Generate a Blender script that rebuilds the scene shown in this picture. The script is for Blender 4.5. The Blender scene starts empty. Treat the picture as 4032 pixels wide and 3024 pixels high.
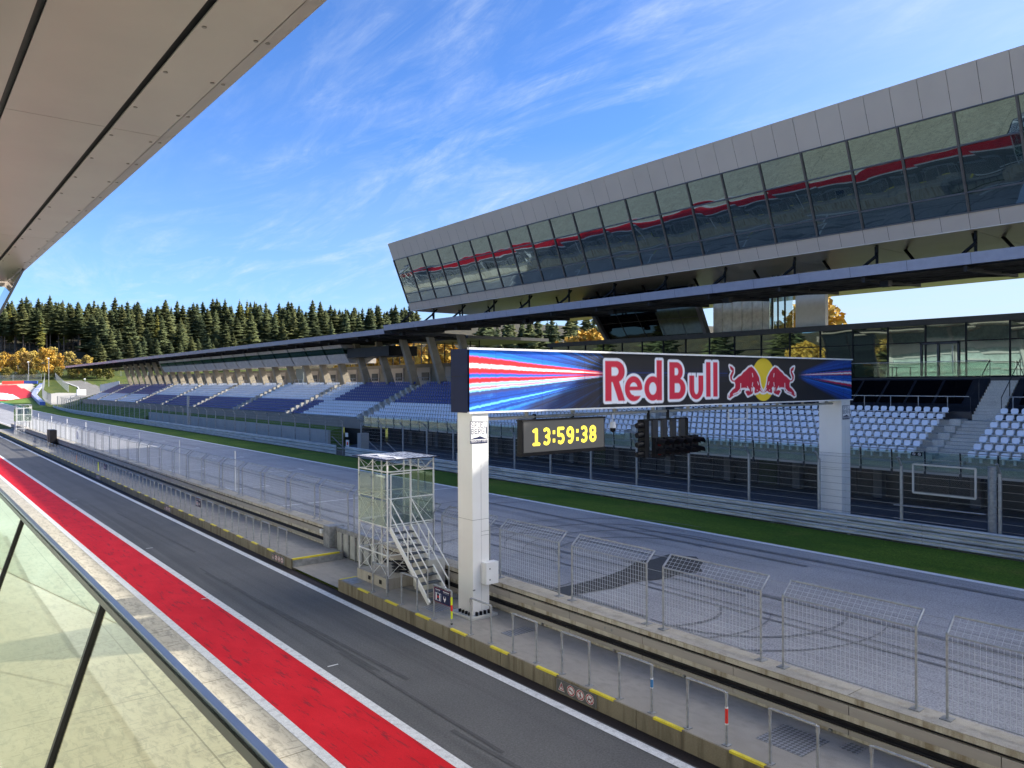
import bpy, math, random, bisect
import numpy as np
from mathutils import Vector, Matrix
random.seed(7); rng = np.random.default_rng(7)
SC = bpy.context.scene; COL = SC.collection
R = math.radians; PI = math.pi

# ------------------------------------------------------------------ materials
MATS = {}
def _nt(name):
    m = bpy.data.materials.new(name); m.use_nodes = True
    nt = m.node_tree; nt.nodes.clear()
    out = nt.nodes.new('ShaderNodeOutputMaterial'); MATS[name] = m
    return m, nt, out
def L(nt, a, b): nt.links.new(a, b)
def coords(nt, scale=(1, 1, 1), rot=(0, 0, 0)):
    tc = nt.nodes.new('ShaderNodeTexCoord'); mp = nt.nodes.new('ShaderNodeMapping')
    mp.inputs['Scale'].default_value = scale; mp.inputs['Rotation'].default_value = rot
    L(nt, tc.outputs['Object'], mp.inputs['Vector']); return mp.outputs['Vector']
def noise(nt, scale, detail=4, stretch=(1, 1, 1), rough=.55, rot=(0, 0, 0), dist=0):
    n = nt.nodes.new('ShaderNodeTexNoise'); n.inputs['Scale'].default_value = scale
    n.inputs['Detail'].default_value = detail; n.inputs['Roughness'].default_value = rough
    n.inputs['Distortion'].default_value = dist
    L(nt, coords(nt, stretch, rot), n.inputs['Vector']); return n.outputs['Fac']
def ramp(nt, fac, stops):
    r = nt.nodes.new('ShaderNodeValToRGB'); e = r.color_ramp.elements
    while len(e) < len(stops): e.new(.5)
    for i, (p, c) in enumerate(stops):
        e[i].position = p; e[i].color = (c, c, c, 1) if isinstance(c, (int, float)) else (*c, 1)
    L(nt, fac, r.inputs['Fac']); return r.outputs['Color']
def mix(nt, fac, a, b, mode='MIX'):
    m = nt.nodes.new('ShaderNodeMix'); m.data_type = 'RGBA'; m.blend_type = mode
    for sock, v in ((m.inputs[0], fac), (m.inputs[6], a), (m.inputs[7], b)):
        if hasattr(v, 'is_linked'): L(nt, v, sock)
        elif isinstance(v, (int, float)): sock.default_value = v if sock == m.inputs[0] else (v, v, v, 1)
        else: sock.default_value = (*v, 1)
    return m.outputs[2]
def principled(nt, out, col, rough=.7, metal=0, spec=.5, bump=None, bstr=.2, bdist=.02, **kw):
    p = nt.nodes.new('ShaderNodeBsdfPrincipled')
    for s, v in (('Base Color', col), ('Roughness', rough), ('Metallic', metal)):
        if hasattr(v, 'is_linked'): L(nt, v, p.inputs[s])
        elif s == 'Base Color': p.inputs[s].default_value = (*v, 1)
        else: p.inputs[s].default_value = v
    p.inputs['Specular IOR Level'].default_value = spec
    for k, v in kw.items(): p.inputs[k.replace('_', ' ')].default_value = v
    if bump is not None:
        b = nt.nodes.new('ShaderNodeBump'); b.inputs['Strength'].default_value = bstr; b.inputs['Distance'].default_value = bdist
        L(nt, bump, b.inputs['Height']); L(nt, b.outputs['Normal'], p.inputs['Normal'])
    L(nt, p.outputs['BSDF'], out.inputs['Surface']); return p
def simple(name, col, rough=.6, metal=0, var=.18, vs=3., spec=.5, stretch=(1, 1, 1), fine=0, bstr=0, tint=None):
    """plain surface with a slow tone variation, optional fine grain, optional stains of a second colour"""
    m, nt, out = _nt(name)
    n = noise(nt, vs, 5, stretch)
    c = mix(nt, ramp(nt, n, [(.3, 0.), (.7, 1.)]), tuple(max(0, x * (1 - var)) for x in col), tuple(min(1, x * (1 + var)) for x in col))
    if tint: c = mix(nt, ramp(nt, noise(nt, vs * .6, 6, stretch), [(.52, 0.), (.72, .85)]), c, tint)
    g = None
    if fine:
        g = noise(nt, fine, 2); c = mix(nt, .55, c, mix(nt, 1., c, ramp(nt, g, [(.3, .55), (.7, 1.45)]), 'MULTIPLY'))
    principled(nt, out, c, rough, metal, spec, g if bstr else None, bstr)
    return m

white = simple('white_paint', (.78, .79, .80), .45, var=.05)
linew = simple('line_paint', (.66, .67, .67), .6, var=.10, vs=9, fine=70, tint=(.42, .42, .42))
yellow = simple('yellow_paint', (.72, .60, .04), .55, var=.12, vs=7)
steel = simple('galvanised_steel', (.36, .38, .40), .5, .55, var=.2, vs=9)
steelw = simple('weathered_steel', (.30, .31, .32), .55, .45, var=.3, vs=5)
rail_m = simple('guardrail_steel', (.56, .57, .56), .5, .1, var=.2, vs=2.2, stretch=(1, .25, 3), tint=(.26, .27, .27))
towerw = simple('tower_white_steel', (.80, .81, .80), .4, 0, var=.07)
black = simple('black_metal', (.010, .010, .012), .5, var=.3, spec=.2)
darkroof = simple('dark_roof_steel', (.02, .021, .026), .7, var=.4, vs=1.5)
navy = simple('navy_panel', (.008, .014, .055), .5, var=.1, spec=.15)
beige = simple('beige_cladding', (.53, .455, .39), .5, var=.04, vs=.4)
beige2 = simple('warm_duct_cover', (.38, .35, .32), .6, var=.12, vs=1.5, stretch=(1, .4, 3))
fascia_m = simple('blue_grey_fascia', (.24, .28, .40), .35, .2, var=.06)
rubber = simple('dark_gutter', (.022, .014, .011), .8, var=.4, vs=20)
charcoal = simple('charcoal_panel', (.022, .024, .032), .45, var=.2)
deckm = simple('grey_deck', (.032, .038, .052), .6, var=.25, vs=.8)
garage_m = simple('garage_dark_wall', (.008, .011, .018), .35, var=.5, vs=.7)
seatw = simple('white_seat_plastic', (.80, .82, .86), .35, var=.06, vs=1.3)
wire_m = simple('mesh_wire', (.58, .61, .64), .5, .2, var=.1)
edgew = simple('track_edge_white', (.80, .80, .80), .6, var=.06, vs=3, fine=50)
seatb = simple('blue_seat_plastic', (.018, .035, .22), .35, var=.12)
pillar_m = simple('tan_concrete', (.30, .265, .205), .8, var=.12, vs=1.2, tint=(.22, .19, .14))
stepc = simple('grandstand_concrete', (.50, .48, .43), .85, var=.12, vs=.9, fine=30)
frontmetal = simple('grey_front_cladding', (.13, .145, .155), .45, .3, var=.08, vs=.5)
wallc = simple('pale_retaining_wall', (.40, .39, .37), .85, var=.1, vs=.6)
trunk_m = simple('bark', (.17, .13, .10), .9, var=.3, vs=2)
redtape = simple('red_tape', (.75, .03, .02), .5, var=.05)
bluetape = simple('blue_tape', (.05, .22, .5), .5, var=.05)
lime = simple('neon_yellow_tape', (.75, .85, .02), .5, var=.05)
soffit_m = simple('beige_soffit_panel', (.345, .305, .265), .30, var=.05, vs=.5, tint=(.32, .27, .24))
tyreblue = simple('blue_barrier', (.06, .13, .5), .6, var=.15)
cabinetw = simple('cabinet_grey_white', (.52, .52, .49), .5, var=.06)
treadm = simple('stair_tread_grating', (.10, .12, .14), .6, .3, var=.2, vs=20)
redlens = simple('red_lamp_lens', (.12, .004, .004), .2, var=.1)
facadew = simple('pit_facade_white', (.74, .75, .74), .5, var=.04)
rim_m = simple('handrail_top', (.30, .34, .40), .28, .9, var=.05)

def concrete(name, col, stain, vstreak=False, fine=60):
    m, nt, out = _nt(name)
    a = noise(nt, .8, 6); b = noise(nt, 5, 6, (1, 1, .12) if vstreak else (1, .5, 1)); g = noise(nt, fine, 2)
    c = mix(nt, ramp(nt, a, [(.3, 0.), (.75, 1.)]), tuple(x * .86 for x in col), tuple(x * 1.1 for x in col))
    c = mix(nt, ramp(nt, b, [(.47, 0.), (.68, .9)]), c, stain)
    c = mix(nt, .5, c, mix(nt, 1., c, ramp(nt, g, [(.3, .72), (.7, 1.28)]), 'MULTIPLY'))
    principled(nt, out, c, .85, bump=g, bstr=.15); return m
platc = concrete('platform_concrete', (.31, .29, .26), (.255, .238, .212))
kerbc = concrete('kerb_concrete', (.24, .21, .15), (.11, .09, .06), True)
capc = concrete('wall_cap_concrete', (.44, .41, .35), (.33, .30, .25), True)
wallf = concrete('wall_face_concrete', (.58, .55, .48), (.27, .22, .15), True)

def asphalt(name, base, marks, blue=0, grain=1.3, markdir=(1.5, .035, 1)):
    m, nt, out = _nt(name)
    a = noise(nt, .35, 5); g = noise(nt, 22, 3); g2 = noise(nt, 90, 2); s = noise(nt, .9, 6, markdir, .6, (0, 0, R(1.2)), .6)
    c = mix(nt, ramp(nt, a, [(.3, 0.), (.7, 1.)]), tuple(x * .9 for x in base), tuple(x * 1.12 for x in base))
    c = mix(nt, ramp(nt, s, [(.5, 0.), (.66, marks)]), c, tuple(x * .45 for x in base))
    c = mix(nt, 1., c, ramp(nt, g, [(.32, 1 - .3 * grain), (.68, 1 + .3 * grain)]), 'MULTIPLY')
    c = mix(nt, 1., c, ramp(nt, g2, [(.3, .75), (.7, 1.25)]), 'MULTIPLY')
    principled(nt, out, c, .75, spec=.35, bump=g2, bstr=.3, bdist=.01); return m
asph_pit = asphalt('pit_lane_asphalt', (.108, .107, .106), .45, grain=.7)
asph_track = asphalt('track_asphalt', (.335, .335, .345), .35, grain=1.1)
asph_old = asphalt('service_asphalt', (.20, .195, .18), .2, grain=.3)
asph_new = simple('fresh_asphalt_patch', (.055, .058, .062), .8, var=.2, vs=8, fine=50)
tyre_black = simple('tyre_rubber_mark', (.175, .178, .188), .7, var=.3, vs=6, fine=40)
def redlane():
    m, nt, out = _nt('red_lane_paint')
    a = noise(nt, 1.2, 6, (1, .6, 1)); b = noise(nt, 2.6, 9, (2.4, .3, 1), .76, (0, 0, R(18))); g = noise(nt, 60, 2)
    c = mix(nt, ramp(nt, a, [(.35, 0.), (.7, 1.)]), (.56, .010, .016), (.66, .018, .026))
    c = mix(nt, ramp(nt, b, [(.55, 0.), (.61, .75)]), c, (.16, .025, .03))
    c = mix(nt, 1., c, ramp(nt, g, [(.3, .86), (.7, 1.14)]), 'MULTIPLY')
    principled(nt, out, c, .7, spec=.15, bump=g, bstr=.1); return m
red_m = redlane()
def apron():
    m, nt, out = _nt('apron_concrete')
    a = noise(nt, .6, 5); b = noise(nt, 6.5, 8, (1, .3, 1), .75, (0, 0, R(-35)), .6); d = noise(nt, 5., 8, (.3, 2.2, 1), .75, (0, 0, R(12)), .5); g = noise(nt, 50, 2)
    c = mix(nt, ramp(nt, a, [(.3, 0.), (.7, 1.)]), (.44, .405, .32), (.54, .505, .41))
    c = mix(nt, ramp(nt, b, [(.48, 0.), (.59, .85)]), c, (.29, .27, .22))
    c = mix(nt, ramp(nt, d, [(.55, 0.), (.63, .85)]), c, (.15, .145, .13))
    c = mix(nt, 1., c, ramp(nt, g, [(.3, .92), (.7, 1.08)]), 'MULTIPLY')
    bk = nt.nodes.new('ShaderNodeTexBrick'); bk.inputs['Scale'].default_value = 1; bk.inputs['Brick Width'].default_value = 5; bk.inputs['Row Height'].default_value = 5
    bk.inputs['Mortar Size'].default_value = .02; bk.inputs['Color1'].default_value = bk.inputs['Color2'].default_value = (1, 1, 1, 1); bk.inputs['Mortar'].default_value = (.45, .43, .4, 1); bk.offset = 0
    L(nt, coords(nt, (1, 1, 1), (0, 0, 0)), bk.inputs['Vector'])
    c = mix(nt, 1., c, bk.outputs['Color'], 'MULTIPLY')
    principled(nt, out, c, .7, spec=.4, bump=b, bstr=.05); return m
apron_m = apron()
def grass(name, c1, c2, c3):
    m, nt, out = _nt(name)
    a = noise(nt, .5, 6, (1, .3, 1)); g = noise(nt, 14, 5); h = noise(nt, 60, 3)
    c = mix(nt, ramp(nt, a, [(.35, 0.), (.65, 1.)]), c1, c2); c = mix(nt, ramp(nt, noise(nt, .22, 4), [(.6, 0.), (.75, .6)]), c, c3)
    c = mix(nt, 1., c, ramp(nt, g, [(.3, .6), (.7, 1.4)]), 'MULTIPLY'); c = mix(nt, 1., c, ramp(nt, h, [(.3, .6), (.7, 1.4)]), 'MULTIPLY')
    principled(nt, out, c, .9, spec=.2, bump=h, bstr=.5, bdist=.05); return m
grass_m = grass('verge_grass', (.062, .125, .010), (.115, .185, .018), (.22, .20, .04))
field_m = grass('field_grass', (.06, .095, .022), (.11, .13, .03), (.16, .13, .05))
litgrass = grass('sunlit_grass_tone', (.12, .19, .035), (.16, .23, .05), (.15, .2, .05))  # lighter copy of the grass: sunlight put into its colour
def runoff():
    m, nt, out = _nt('runoff_paint')
    at = nt.nodes.new('ShaderNodeAttribute'); at.attribute_name = 'Col'
    s = noise(nt, .5, 5, (.15, 1, 1)); c = mix(nt, 1., at.outputs['Color'], ramp(nt, s, [(.35, .85), (.7, 1.1)]), 'MULTIPLY')
    principled(nt, out, c, .7); return m
def mirror_glass(name, tint=(.01, .016, .018), ior=2.7, wav=.012, ws=(.30, .34, .55), rough=.015, sp=(.78, 1, .93)):
    m, nt, out = _nt(name)
    p = principled(nt, out, tint, rough, 0, .5, noise(nt, 1.0, 1, ws), 1.0, wav); p.inputs['IOR'].default_value = ior
    p.inputs['Specular Tint'].default_value = (*sp, 1); return m
boxglass = mirror_glass('tinted_window_glass', (.004, .014, .022), wav=.010, ior=2.4, sp=(.62, .88, 1.))
terrglass = mirror_glass('dark_lounge_glass', wav=.006, ior=2.9)
slopeglass = mirror_glass('black_sloped_glass', (.004, .004, .006), 1.35, wav=.004)
def clear_glass(name, tint, ior=1.5, base=.04, mult=1.):
    m, nt, out = _nt(name)
    t = nt.nodes.new('ShaderNodeBsdfTransparent'); t.inputs['Color'].default_value = (*tint, 1)
    g = nt.nodes.new('ShaderNodeBsdfGlossy'); g.inputs['Roughness'].default_value = .02; g.inputs['Color'].default_value = (.9, 1, .95, 1)
    f = nt.nodes.new('ShaderNodeMath'); f.operation = 'POWER'; f.inputs[1].default_value = 5; lw = nt.nodes.new('ShaderNodeLayerWeight'); lw.inputs['Blend'].default_value = .5; L(nt, lw.outputs['Facing'], f.inputs[0])
    mm = nt.nodes.new('ShaderNodeMath'); mm.operation = 'MULTIPLY_ADD'; mm.inputs[1].default_value = mult; mm.inputs[2].default_value = base
    L(nt, f.outputs[0], mm.inputs[0]); x = nt.nodes.new('ShaderNodeMixShader'); L(nt, mm.outputs[0], x.inputs[0])
    L(nt, t.outputs[0], x.inputs[1]); L(nt, g.outputs[0], x.inputs[2]); L(nt, x.outputs[0], out.inputs['Surface']); return m
railglass = clear_glass('balustrade_glass', (.80, .87, .83), base=.02)
parapetglass = clear_glass('yellowish_parapet_glass', (.49, .50, .385), base=.02)
cabinglass = clear_glass('cabin_glass', (.82, .86, .82), base=.07)
frost = clear_glass('fence_film', (.93, .95, .95), base=.01)
def mesh_mat(name, pitch, wire, col=(.30, .32, .34), dia=True):
    m, nt, out = _nt(name)
    tc = nt.nodes.new('ShaderNodeTexCoord'); sp = nt.nodes.new('ShaderNodeSeparateXYZ'); L(nt, tc.outputs['Object'], sp.inputs[0])
    def mth(op, a, b=None):
        n = nt.nodes.new('ShaderNodeMath'); n.operation = op
        for i, v in enumerate((a, b)):
            if v is None: continue
            if hasattr(v, 'is_linked'): L(nt, v, n.inputs[i])
            else: n.inputs[i].default_value = v
        return n.outputs[0]
    y, z = sp.outputs[1], sp.outputs[2]
    u, w = (mth('ADD', y, z), mth('SUBTRACT', y, z)) if dia else (y, z)
    k = mth('MAXIMUM', mth('GREATER_THAN', mth('FRACT', mth('DIVIDE', u, pitch)), 1 - wire / pitch), mth('GREATER_THAN', mth('FRACT', mth('DIVIDE', w, pitch)), 1 - wire / pitch))
    t = nt.nodes.new('ShaderNodeBsdfTransparent'); p = nt.nodes.new('ShaderNodeBsdfPrincipled'); p.inputs['Base Color'].default_value = (*col, 1); p.inputs['Roughness'].default_value = .5; p.inputs['Metallic'].default_value = .3
    x = nt.nodes.new('ShaderNodeMixShader'); L(nt, k, x.inputs[0]); L(nt, t.outputs[0], x.inputs[1]); L(nt, p.outputs[0], x.inputs[2]); L(nt, x.outputs[0], out.inputs['Surface']); return m
chain_m = mesh_mat('chain_link_wire', .085, .0032, (.22, .24, .26))
fine_m = mesh_mat('fine_mesh_wire', .05, .006, (.35, .37, .38), False)
def attr_mat(name, emit=0):
    m, nt, out = _nt(name)
    at = nt.nodes.new('ShaderNodeAttribute'); at.attribute_name = 'Col'
    p = principled(nt, out, (0, 0, 0), .5, 0, .2); L(nt, at.outputs['Color'], p.inputs['Base Color'])
    if emit:
        L(nt, at.outputs['Color'], p.inputs['Emission Color']); p.inputs['Emission Strength'].default_value = emit
    return m
print_m = attr_mat('printed_panel'); led_m = attr_mat('led_screen', .16); clock_m = attr_mat('clock_led_face', .45)
def leaf(name, c1, c2, c3, sc=.5):
    m, nt, out = _nt(name)
    oi = nt.nodes.new('ShaderNodeObjectInfo')
    c = mix(nt, ramp(nt, noise(nt, sc, 5), [(.3, 0.), (.7, 1.)]), c1, c2)
    c = mix(nt, ramp(nt, oi.outputs['Random'], [(0., 0.), (1., .8)]), c, c3)
    principled(nt, out, c, .8, spec=.15); return m
spruce_m = leaf('spruce_needles', (.085, .115, .052), (.13, .155, .065), (.155, .16, .062))
spruce_d = leaf('dark_spruce_needles', (.078, .108, .056), (.115, .14, .065), (.12, .14, .06))
larch_m = leaf('larch_needles', (.13, .14, .035), (.20, .18, .04), (.16, .16, .04))
yel_m = leaf('yellow_leaves', (.60, .40, .07), (.38, .31, .08), (.58, .32, .06))
ora_m = leaf('orange_leaves', (.46, .27, .07), (.34, .25, .08), (.40, .33, .10))
olive_m = leaf('olive_leaves', (.16, .15, .04), (.10, .11, .03), (.25, .2, .05))

# ------------------------------------------------------------------ mesh builder
class MB:
    def __init__(s): s.v = []; s.f = []; s.m = []; s.s = []
    def add(s, vs, fs, mi=0, sm=False):
        o = len(s.v); s.v += [tuple(p) for p in vs]
        for f in fs: s.f.append(tuple(i + o for i in f)); s.m.append(mi); s.s.append(sm)
        return s
    def box(s, x0, x1, y0, y1, z0, z1, mi=0):
        return s.add([(x0, y0, z0), (x1, y0, z0), (x1, y1, z0), (x0, y1, z0), (x0, y0, z1), (x1, y0, z1), (x1, y1, z1), (x0, y1, z1)],
                     [(0, 3, 2, 1), (4, 5, 6, 7), (0, 1, 5, 4), (1, 2, 6, 5), (2, 3, 7, 6), (3, 0, 4, 7)], mi)
    def poly(s, pts, mi=0): return s.add(pts, [tuple(range(len(pts)))], mi)
    def tube(s, a, b, r, n=6, mi=0, r2=None):
        a = Vector(a); b = Vector(b); d = (b - a)
        if d.length < 1e-6: return s
        d.normalize(); u = d.cross(Vector((0, 0, 1)) if abs(d.z) < .9 else Vector((1, 0, 0))).normalized(); w = d.cross(u); r2 = r if r2 is None else r2
        vs = []
        for p, rr in ((a, r), (b, r2)):
            for k in range(n):
                t = 2 * PI * k / n; vs.append(p + (u * math.cos(t) + w * math.sin(t)) * rr)
        fs = [(k, (k + 1) % n, n + (k + 1) % n, n + k) for k in range(n)]
        s.add(vs, fs, mi, True); s.add(vs[:n], [tuple(range(n))[::-1]], mi); s.add(vs[n:], [tuple(range(n))], mi); return s
    def path(s, pts, r, n=6, mi=0):
        for a, b in zip(pts, pts[1:]): s.tube(a, b, r, n, mi)
        return s
    def bar(s, a, b, w, h, mi=0, up=(0, 0, 1)):
        a = Vector(a); b = Vector(b); d = (b - a).normalized(); u = d.cross(Vector(up))
        u = u.normalized() if u.length > 1e-4 else Vector((1, 0, 0)); t = u.cross(d)
        vs = [p + u * (sx * w / 2) + t * (sz * h / 2) for p in (a, b) for sx, sz in ((-1, -1), (1, -1), (1, 1), (-1, 1))]
        return s.add(vs, [(0, 1, 2, 3), (7, 6, 5, 4), (0, 4, 5, 1), (1, 5, 6, 2), (2, 6, 7, 3), (3, 7, 4, 0)], mi)
    def prismY(s, prof, y0, y1, mi=0):
        n = len(prof); vs = [(x, y0, z) for x, z in prof] + [(x, y1, z) for x, z in prof]
        s.add(vs, [(k, (k + 1) % n, n + (k + 1) % n, n + k) for k in range(n)], mi)
        s.add(vs, [tuple(range(n))[::-1], tuple(range(n, 2 * n))], mi); return s
    def build(s, name, mats, parent=None, loc=None):
        me = bpy.data.meshes.new(name); off = Vector(parent['_o']) if parent is not None else Vector(loc or (0, 0, 0))
        me.from_pydata([(x - off[0], y - off[1], z - off[2]) for x, y, z in s.v], [], s.f)
        mats = mats if isinstance(mats, (list, tuple)) else [mats]
        for m in mats: me.materials.append(m)
        me.polygons.foreach_set('material_index', s.m); me.polygons.foreach_set('use_smooth', s.s); me.update()
        o = bpy.data.objects.new(name, me); COL.objects.link(o)
        if parent is not None: o.parent = parent; o['_o'] = list(parent['_o'])
        else: o.location = off; o['_o'] = list(off)
        return o
def tag(o, label=None, cat=None, group=None, kind=None):
    if label: o['label'] = label
    if cat: o['category'] = cat
    if group: o['group'] = group
    if kind: o['kind'] = kind
    return o
def thing(name, label, cat, loc=(0, 0, 0), group=None):
    o = bpy.data.objects.new(name, None); COL.objects.link(o); o.location = loc; o['_o'] = list(loc); o.empty_display_size = .2
    return tag(o, label, cat, group)
def dup(root, loc, label=None, rz=0, sc=None, group=None):
    r = root.copy(); COL.objects.link(r); r.location = loc; r.rotation_euler.z = rz
    if sc: r.scale = sc if isinstance(sc, tuple) else (sc, sc, sc)
    if label: r['label'] = label
    if group: r['group'] = group
    for ch in root.children:
        c = ch.copy(); COL.objects.link(c); c.parent = r
        for g in ch.children:
            d = g.copy(); COL.objects.link(d); d.parent = c
    return r
def struct(name, mb, m): return tag(mb.build(name, m), kind='structure')

def paint(img, name, mat, origin, ux, uy, parent):
    """img: rows x cols x 3 (linear colour), row 0 = bottom. A grid of coloured cells (colour attribute)."""
    h, w = img.shape[:2]; o = np.array(origin, float); ux = np.array(ux, float); uy = np.array(uy, float)
    gx, gy = np.meshgrid(np.arange(w + 1) / w, np.arange(h + 1) / h)
    P = o + gx[..., None] * ux + gy[..., None] * uy - np.array(parent['_o'])
    i = (np.arange(h)[:, None] * (w + 1) + np.arange(w)[None]).ravel()
    F = np.stack([i, i + 1, i + w + 2, i + w + 1], 1)
    me = bpy.data.meshes.new(name); me.vertices.add(P.size // 3); me.vertices.foreach_set('co', P.reshape(-1).astype(np.float32))
    me.loops.add(F.size); me.loops.foreach_set('vertex_index', F.ravel().astype(np.int32))
    me.polygons.add(len(F)); me.polygons.foreach_set('loop_start', (np.arange(len(F)) * 4).astype(np.int32)); me.polygons.foreach_set('loop_total', np.full(len(F), 4, np.int32))
    me.update(calc_edges=True); me.validate()
    ca = me.color_attributes.new('Col', 'FLOAT_COLOR', 'CORNER')
    c = np.concatenate([img.reshape(-1, 3), np.ones((h * w, 1))], 1); ca.data.foreach_set('color', np.repeat(c, 4, 0).ravel().astype(np.float32))
    me.materials.append(mat); ob = bpy.data.objects.new(name, me); COL.objects.link(ob); ob.parent = parent; ob['_o'] = list(parent['_o']); return ob

# ------------------------------------------------------------------ camera
A = R(38.6); pt = -4.5 / 3040; rl = .0051
F_ = Vector((math.sin(A) * math.cos(pt), math.cos(A) * math.cos(pt), math.sin(pt))); R0 = Vector((math.cos(A), -math.sin(A), 0)); U0 = R0.cross(F_)
xr = R0 * math.cos(rl) - U0 * math.sin(rl); yu = R0 * math.sin(rl) + U0 * math.cos(rl)
cd = bpy.data.cameras.new('camera'); cam = bpy.data.objects.new('camera', cd); COL.objects.link(cam); SC.camera = cam
cam.matrix_world = Matrix(((xr.x, yu.x, -F_.x, 0), (xr.y, yu.y, -F_.y, 0), (xr.z, yu.z, -F_.z, 7.5), (0, 0, 0, 1)))
cd.sensor_width = 36; cd.lens = 36 * 3040 / 4032; cd.clip_start = .05; cd.clip_end = 6000

# ------------------------------------------------------------------ light
SUN = Vector((1, -.53, .656)).normalized()
el = math.asin(SUN.z); az = math.atan2(SUN.x, SUN.y)
w = bpy.data.worlds.new('World'); SC.world = w; w.use_nodes = True; nt = w.node_tree; nt.nodes.clear()
sky = nt.nodes.new('ShaderNodeTexSky'); sky.sky_type = 'NISHITA'; sky.sun_disc = False; sky.sun_elevation = el; sky.sun_rotation = az
sky.altitude = 700; sky.air_density = 1.0; sky.dust_density = .6; sky.ozone_density = 2.2
tc = nt.nodes.new('ShaderNodeTexCoord')
def wn(scale, stretch, rot, detail=8, rough=.62, dist=.6, loc=(0, 0, 0)):
    # cloud layer: the view direction is projected on a level sheet high above, so streaks foreshorten to the horizon
    sp = nt.nodes.new('ShaderNodeSeparateXYZ'); L(nt, tc.outputs['Generated'], sp.inputs[0])
    ad = nt.nodes.new('ShaderNodeMath'); ad.operation = 'ADD'; L(nt, sp.outputs[2], ad.inputs[0]); ad.inputs[1].default_value = .12
    mx = nt.nodes.new('ShaderNodeMath'); mx.operation = 'MAXIMUM'; L(nt, ad.outputs[0], mx.inputs[0]); mx.inputs[1].default_value = .05
    cb = nt.nodes.new('ShaderNodeCombineXYZ')
    for k in (0, 1):
        dv = nt.nodes.new('ShaderNodeMath'); dv.operation = 'DIVIDE'; L(nt, sp.outputs[k], dv.inputs[0]); L(nt, mx.outputs[0], dv.inputs[1]); L(nt, dv.outputs[0], cb.inputs[k])
    mp = nt.nodes.new('ShaderNodeMapping'); mp.inputs['Scale'].default_value = stretch; mp.inputs['Rotation'].default_value = rot; mp.inputs['Location'].default_value = loc
    L(nt, cb.outputs[0], mp.inputs['Vector']); n = nt.nodes.new('ShaderNodeTexNoise'); n.inputs['Scale'].default_value = scale; n.inputs['Detail'].default_value = detail
    n.inputs['Roughness'].default_value = rough; n.inputs['Distortion'].default_value = dist; L(nt, mp.outputs[0], n.inputs['Vector']); return n.outputs['Fac']
c1 = ramp(nt, wn(.9, (1, .5, 1), (0, 0, R(25)), dist=.4, loc=(3.1, .4, 0)), [(.36, .06), (.66, 1.)])
c2 = ramp(nt, wn(2.6, (1, .34, 1), (0, 0, R(50)), 10, .66, 1.4, loc=(1, 7, 0)), [(.45, 0.), (.80, 1.)])
c3 = ramp(nt, wn(7., (1, .4, 1), (0, 0, R(-15)), 10, .7, 1.0, loc=(4, 2, 0)), [(.40, .25), (.62, 1.)])
cm = mix(nt, 1., mix(nt, 1., c1, c2, 'MULTIPLY'), c3, 'MULTIPLY')
cm = mix(nt, 1., cm, (.95, .95, .95), 'MULTIPLY')
SKYM = (.37, .56, .86)
skyc = mix(nt, 1., sky.outputs['Color'], SKYM, 'MULTIPLY')
vd = nt.nodes.new('ShaderNodeVectorMath'); vd.operation = 'DOT_PRODUCT'; L(nt, tc.outputs['Generated'], vd.inputs[0]); vd.inputs[1].default_value = SUN
glow = ramp(nt, vd.outputs['Value'], [(.45, 0.), (.92, .55)])
cm = mix(nt, 1., cm, glow, 'SCREEN')
cc = mix(nt, cm, skyc, (3.0, 3.4, 3.9))
sz = nt.nodes.new('ShaderNodeSeparateXYZ'); L(nt, tc.outputs['Generated'], sz.inputs[0])
hz = mix(nt, 1., ramp(nt, sz.outputs[2], [(0., 1.), (.10, .75), (.30, 0.)]), ramp(nt, vd.outputs['Value'], [(.0, .25), (.5, .9)]), 'MULTIPLY')
cc = mix(nt, hz, cc, (2.35, 2.75, 3.25))
cc = mix(nt, ramp(nt, vd.outputs['Value'], [(.80, 0.), (1., 1.)]), cc, (26, 24, 21))
bg = nt.nodes.new('ShaderNodeBackground'); bg.inputs['Strength'].default_value = .1; L(nt, cc, bg.inputs['Color'])
wo = nt.nodes.new('ShaderNodeOutputWorld'); L(nt, bg.outputs[0], wo.inputs['Surface'])
sl = bpy.data.lights.new('sun', 'SUN'); sl.energy = 2.7; sl.angle = R(.53); sl.color = (1, .93, .82)
so = bpy.data.objects.new('sun', sl); COL.objects.link(so); so.rotation_euler = SUN.to_track_quat('Z', 'Y').to_euler()
SC.view_settings.view_transform = 'Standard'; SC.view_settings.look = 'None'; SC.view_settings.exposure = 1.6; SC.view_settings.gamma = 1
SC.render.engine = 'CYCLES'; SC.cycles.use_denoising = True; SC.cycles.max_bounces = 8; SC.cycles.transparent_max_bounces = 24
SC.cycles.caustics_reflective = False; SC.cycles.caustics_refractive = False; SC.cycles.sample_clamp_indirect = 6
# ------------------------------------------------------------------ terrain
HS = [0, 200, 260, 300, 340, 370, 400, 430, 460, 500, 560, 640, 760]; HZ = [.36, .36, .8, 2, 4.5, 7, 10.5, 16, 24, 33, 43, 58, 60]
def ter(x, y):
    s = .45 * x + .9 * y
    z = -.06 if x < 14.95 and s < 200 else .36
    if s > 200: z = float(np.interp(s, HS, HZ))
    if x < -55: z = max(z, min(26, (-x - 55) * .42))
    return z
xs = sorted(set([-900, -600, -400, -300, -220] + list(range(-180, -50, 15)) + list(range(-50, 120, 5)) + [14.9, 15.0] + list(range(120, 360, 15)) + [400, 550, 800, 1500]))
ys = sorted(set([-900, -500, -300] + list(range(-200, 170, 15)) + list(range(170, 480, 5)) + list(range(480, 640, 15)) + [700, 900, 1500]))
mb = MB(); vs = [(x, y, ter(x, y)) for y in ys for x in xs]; nx = len(xs)
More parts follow.
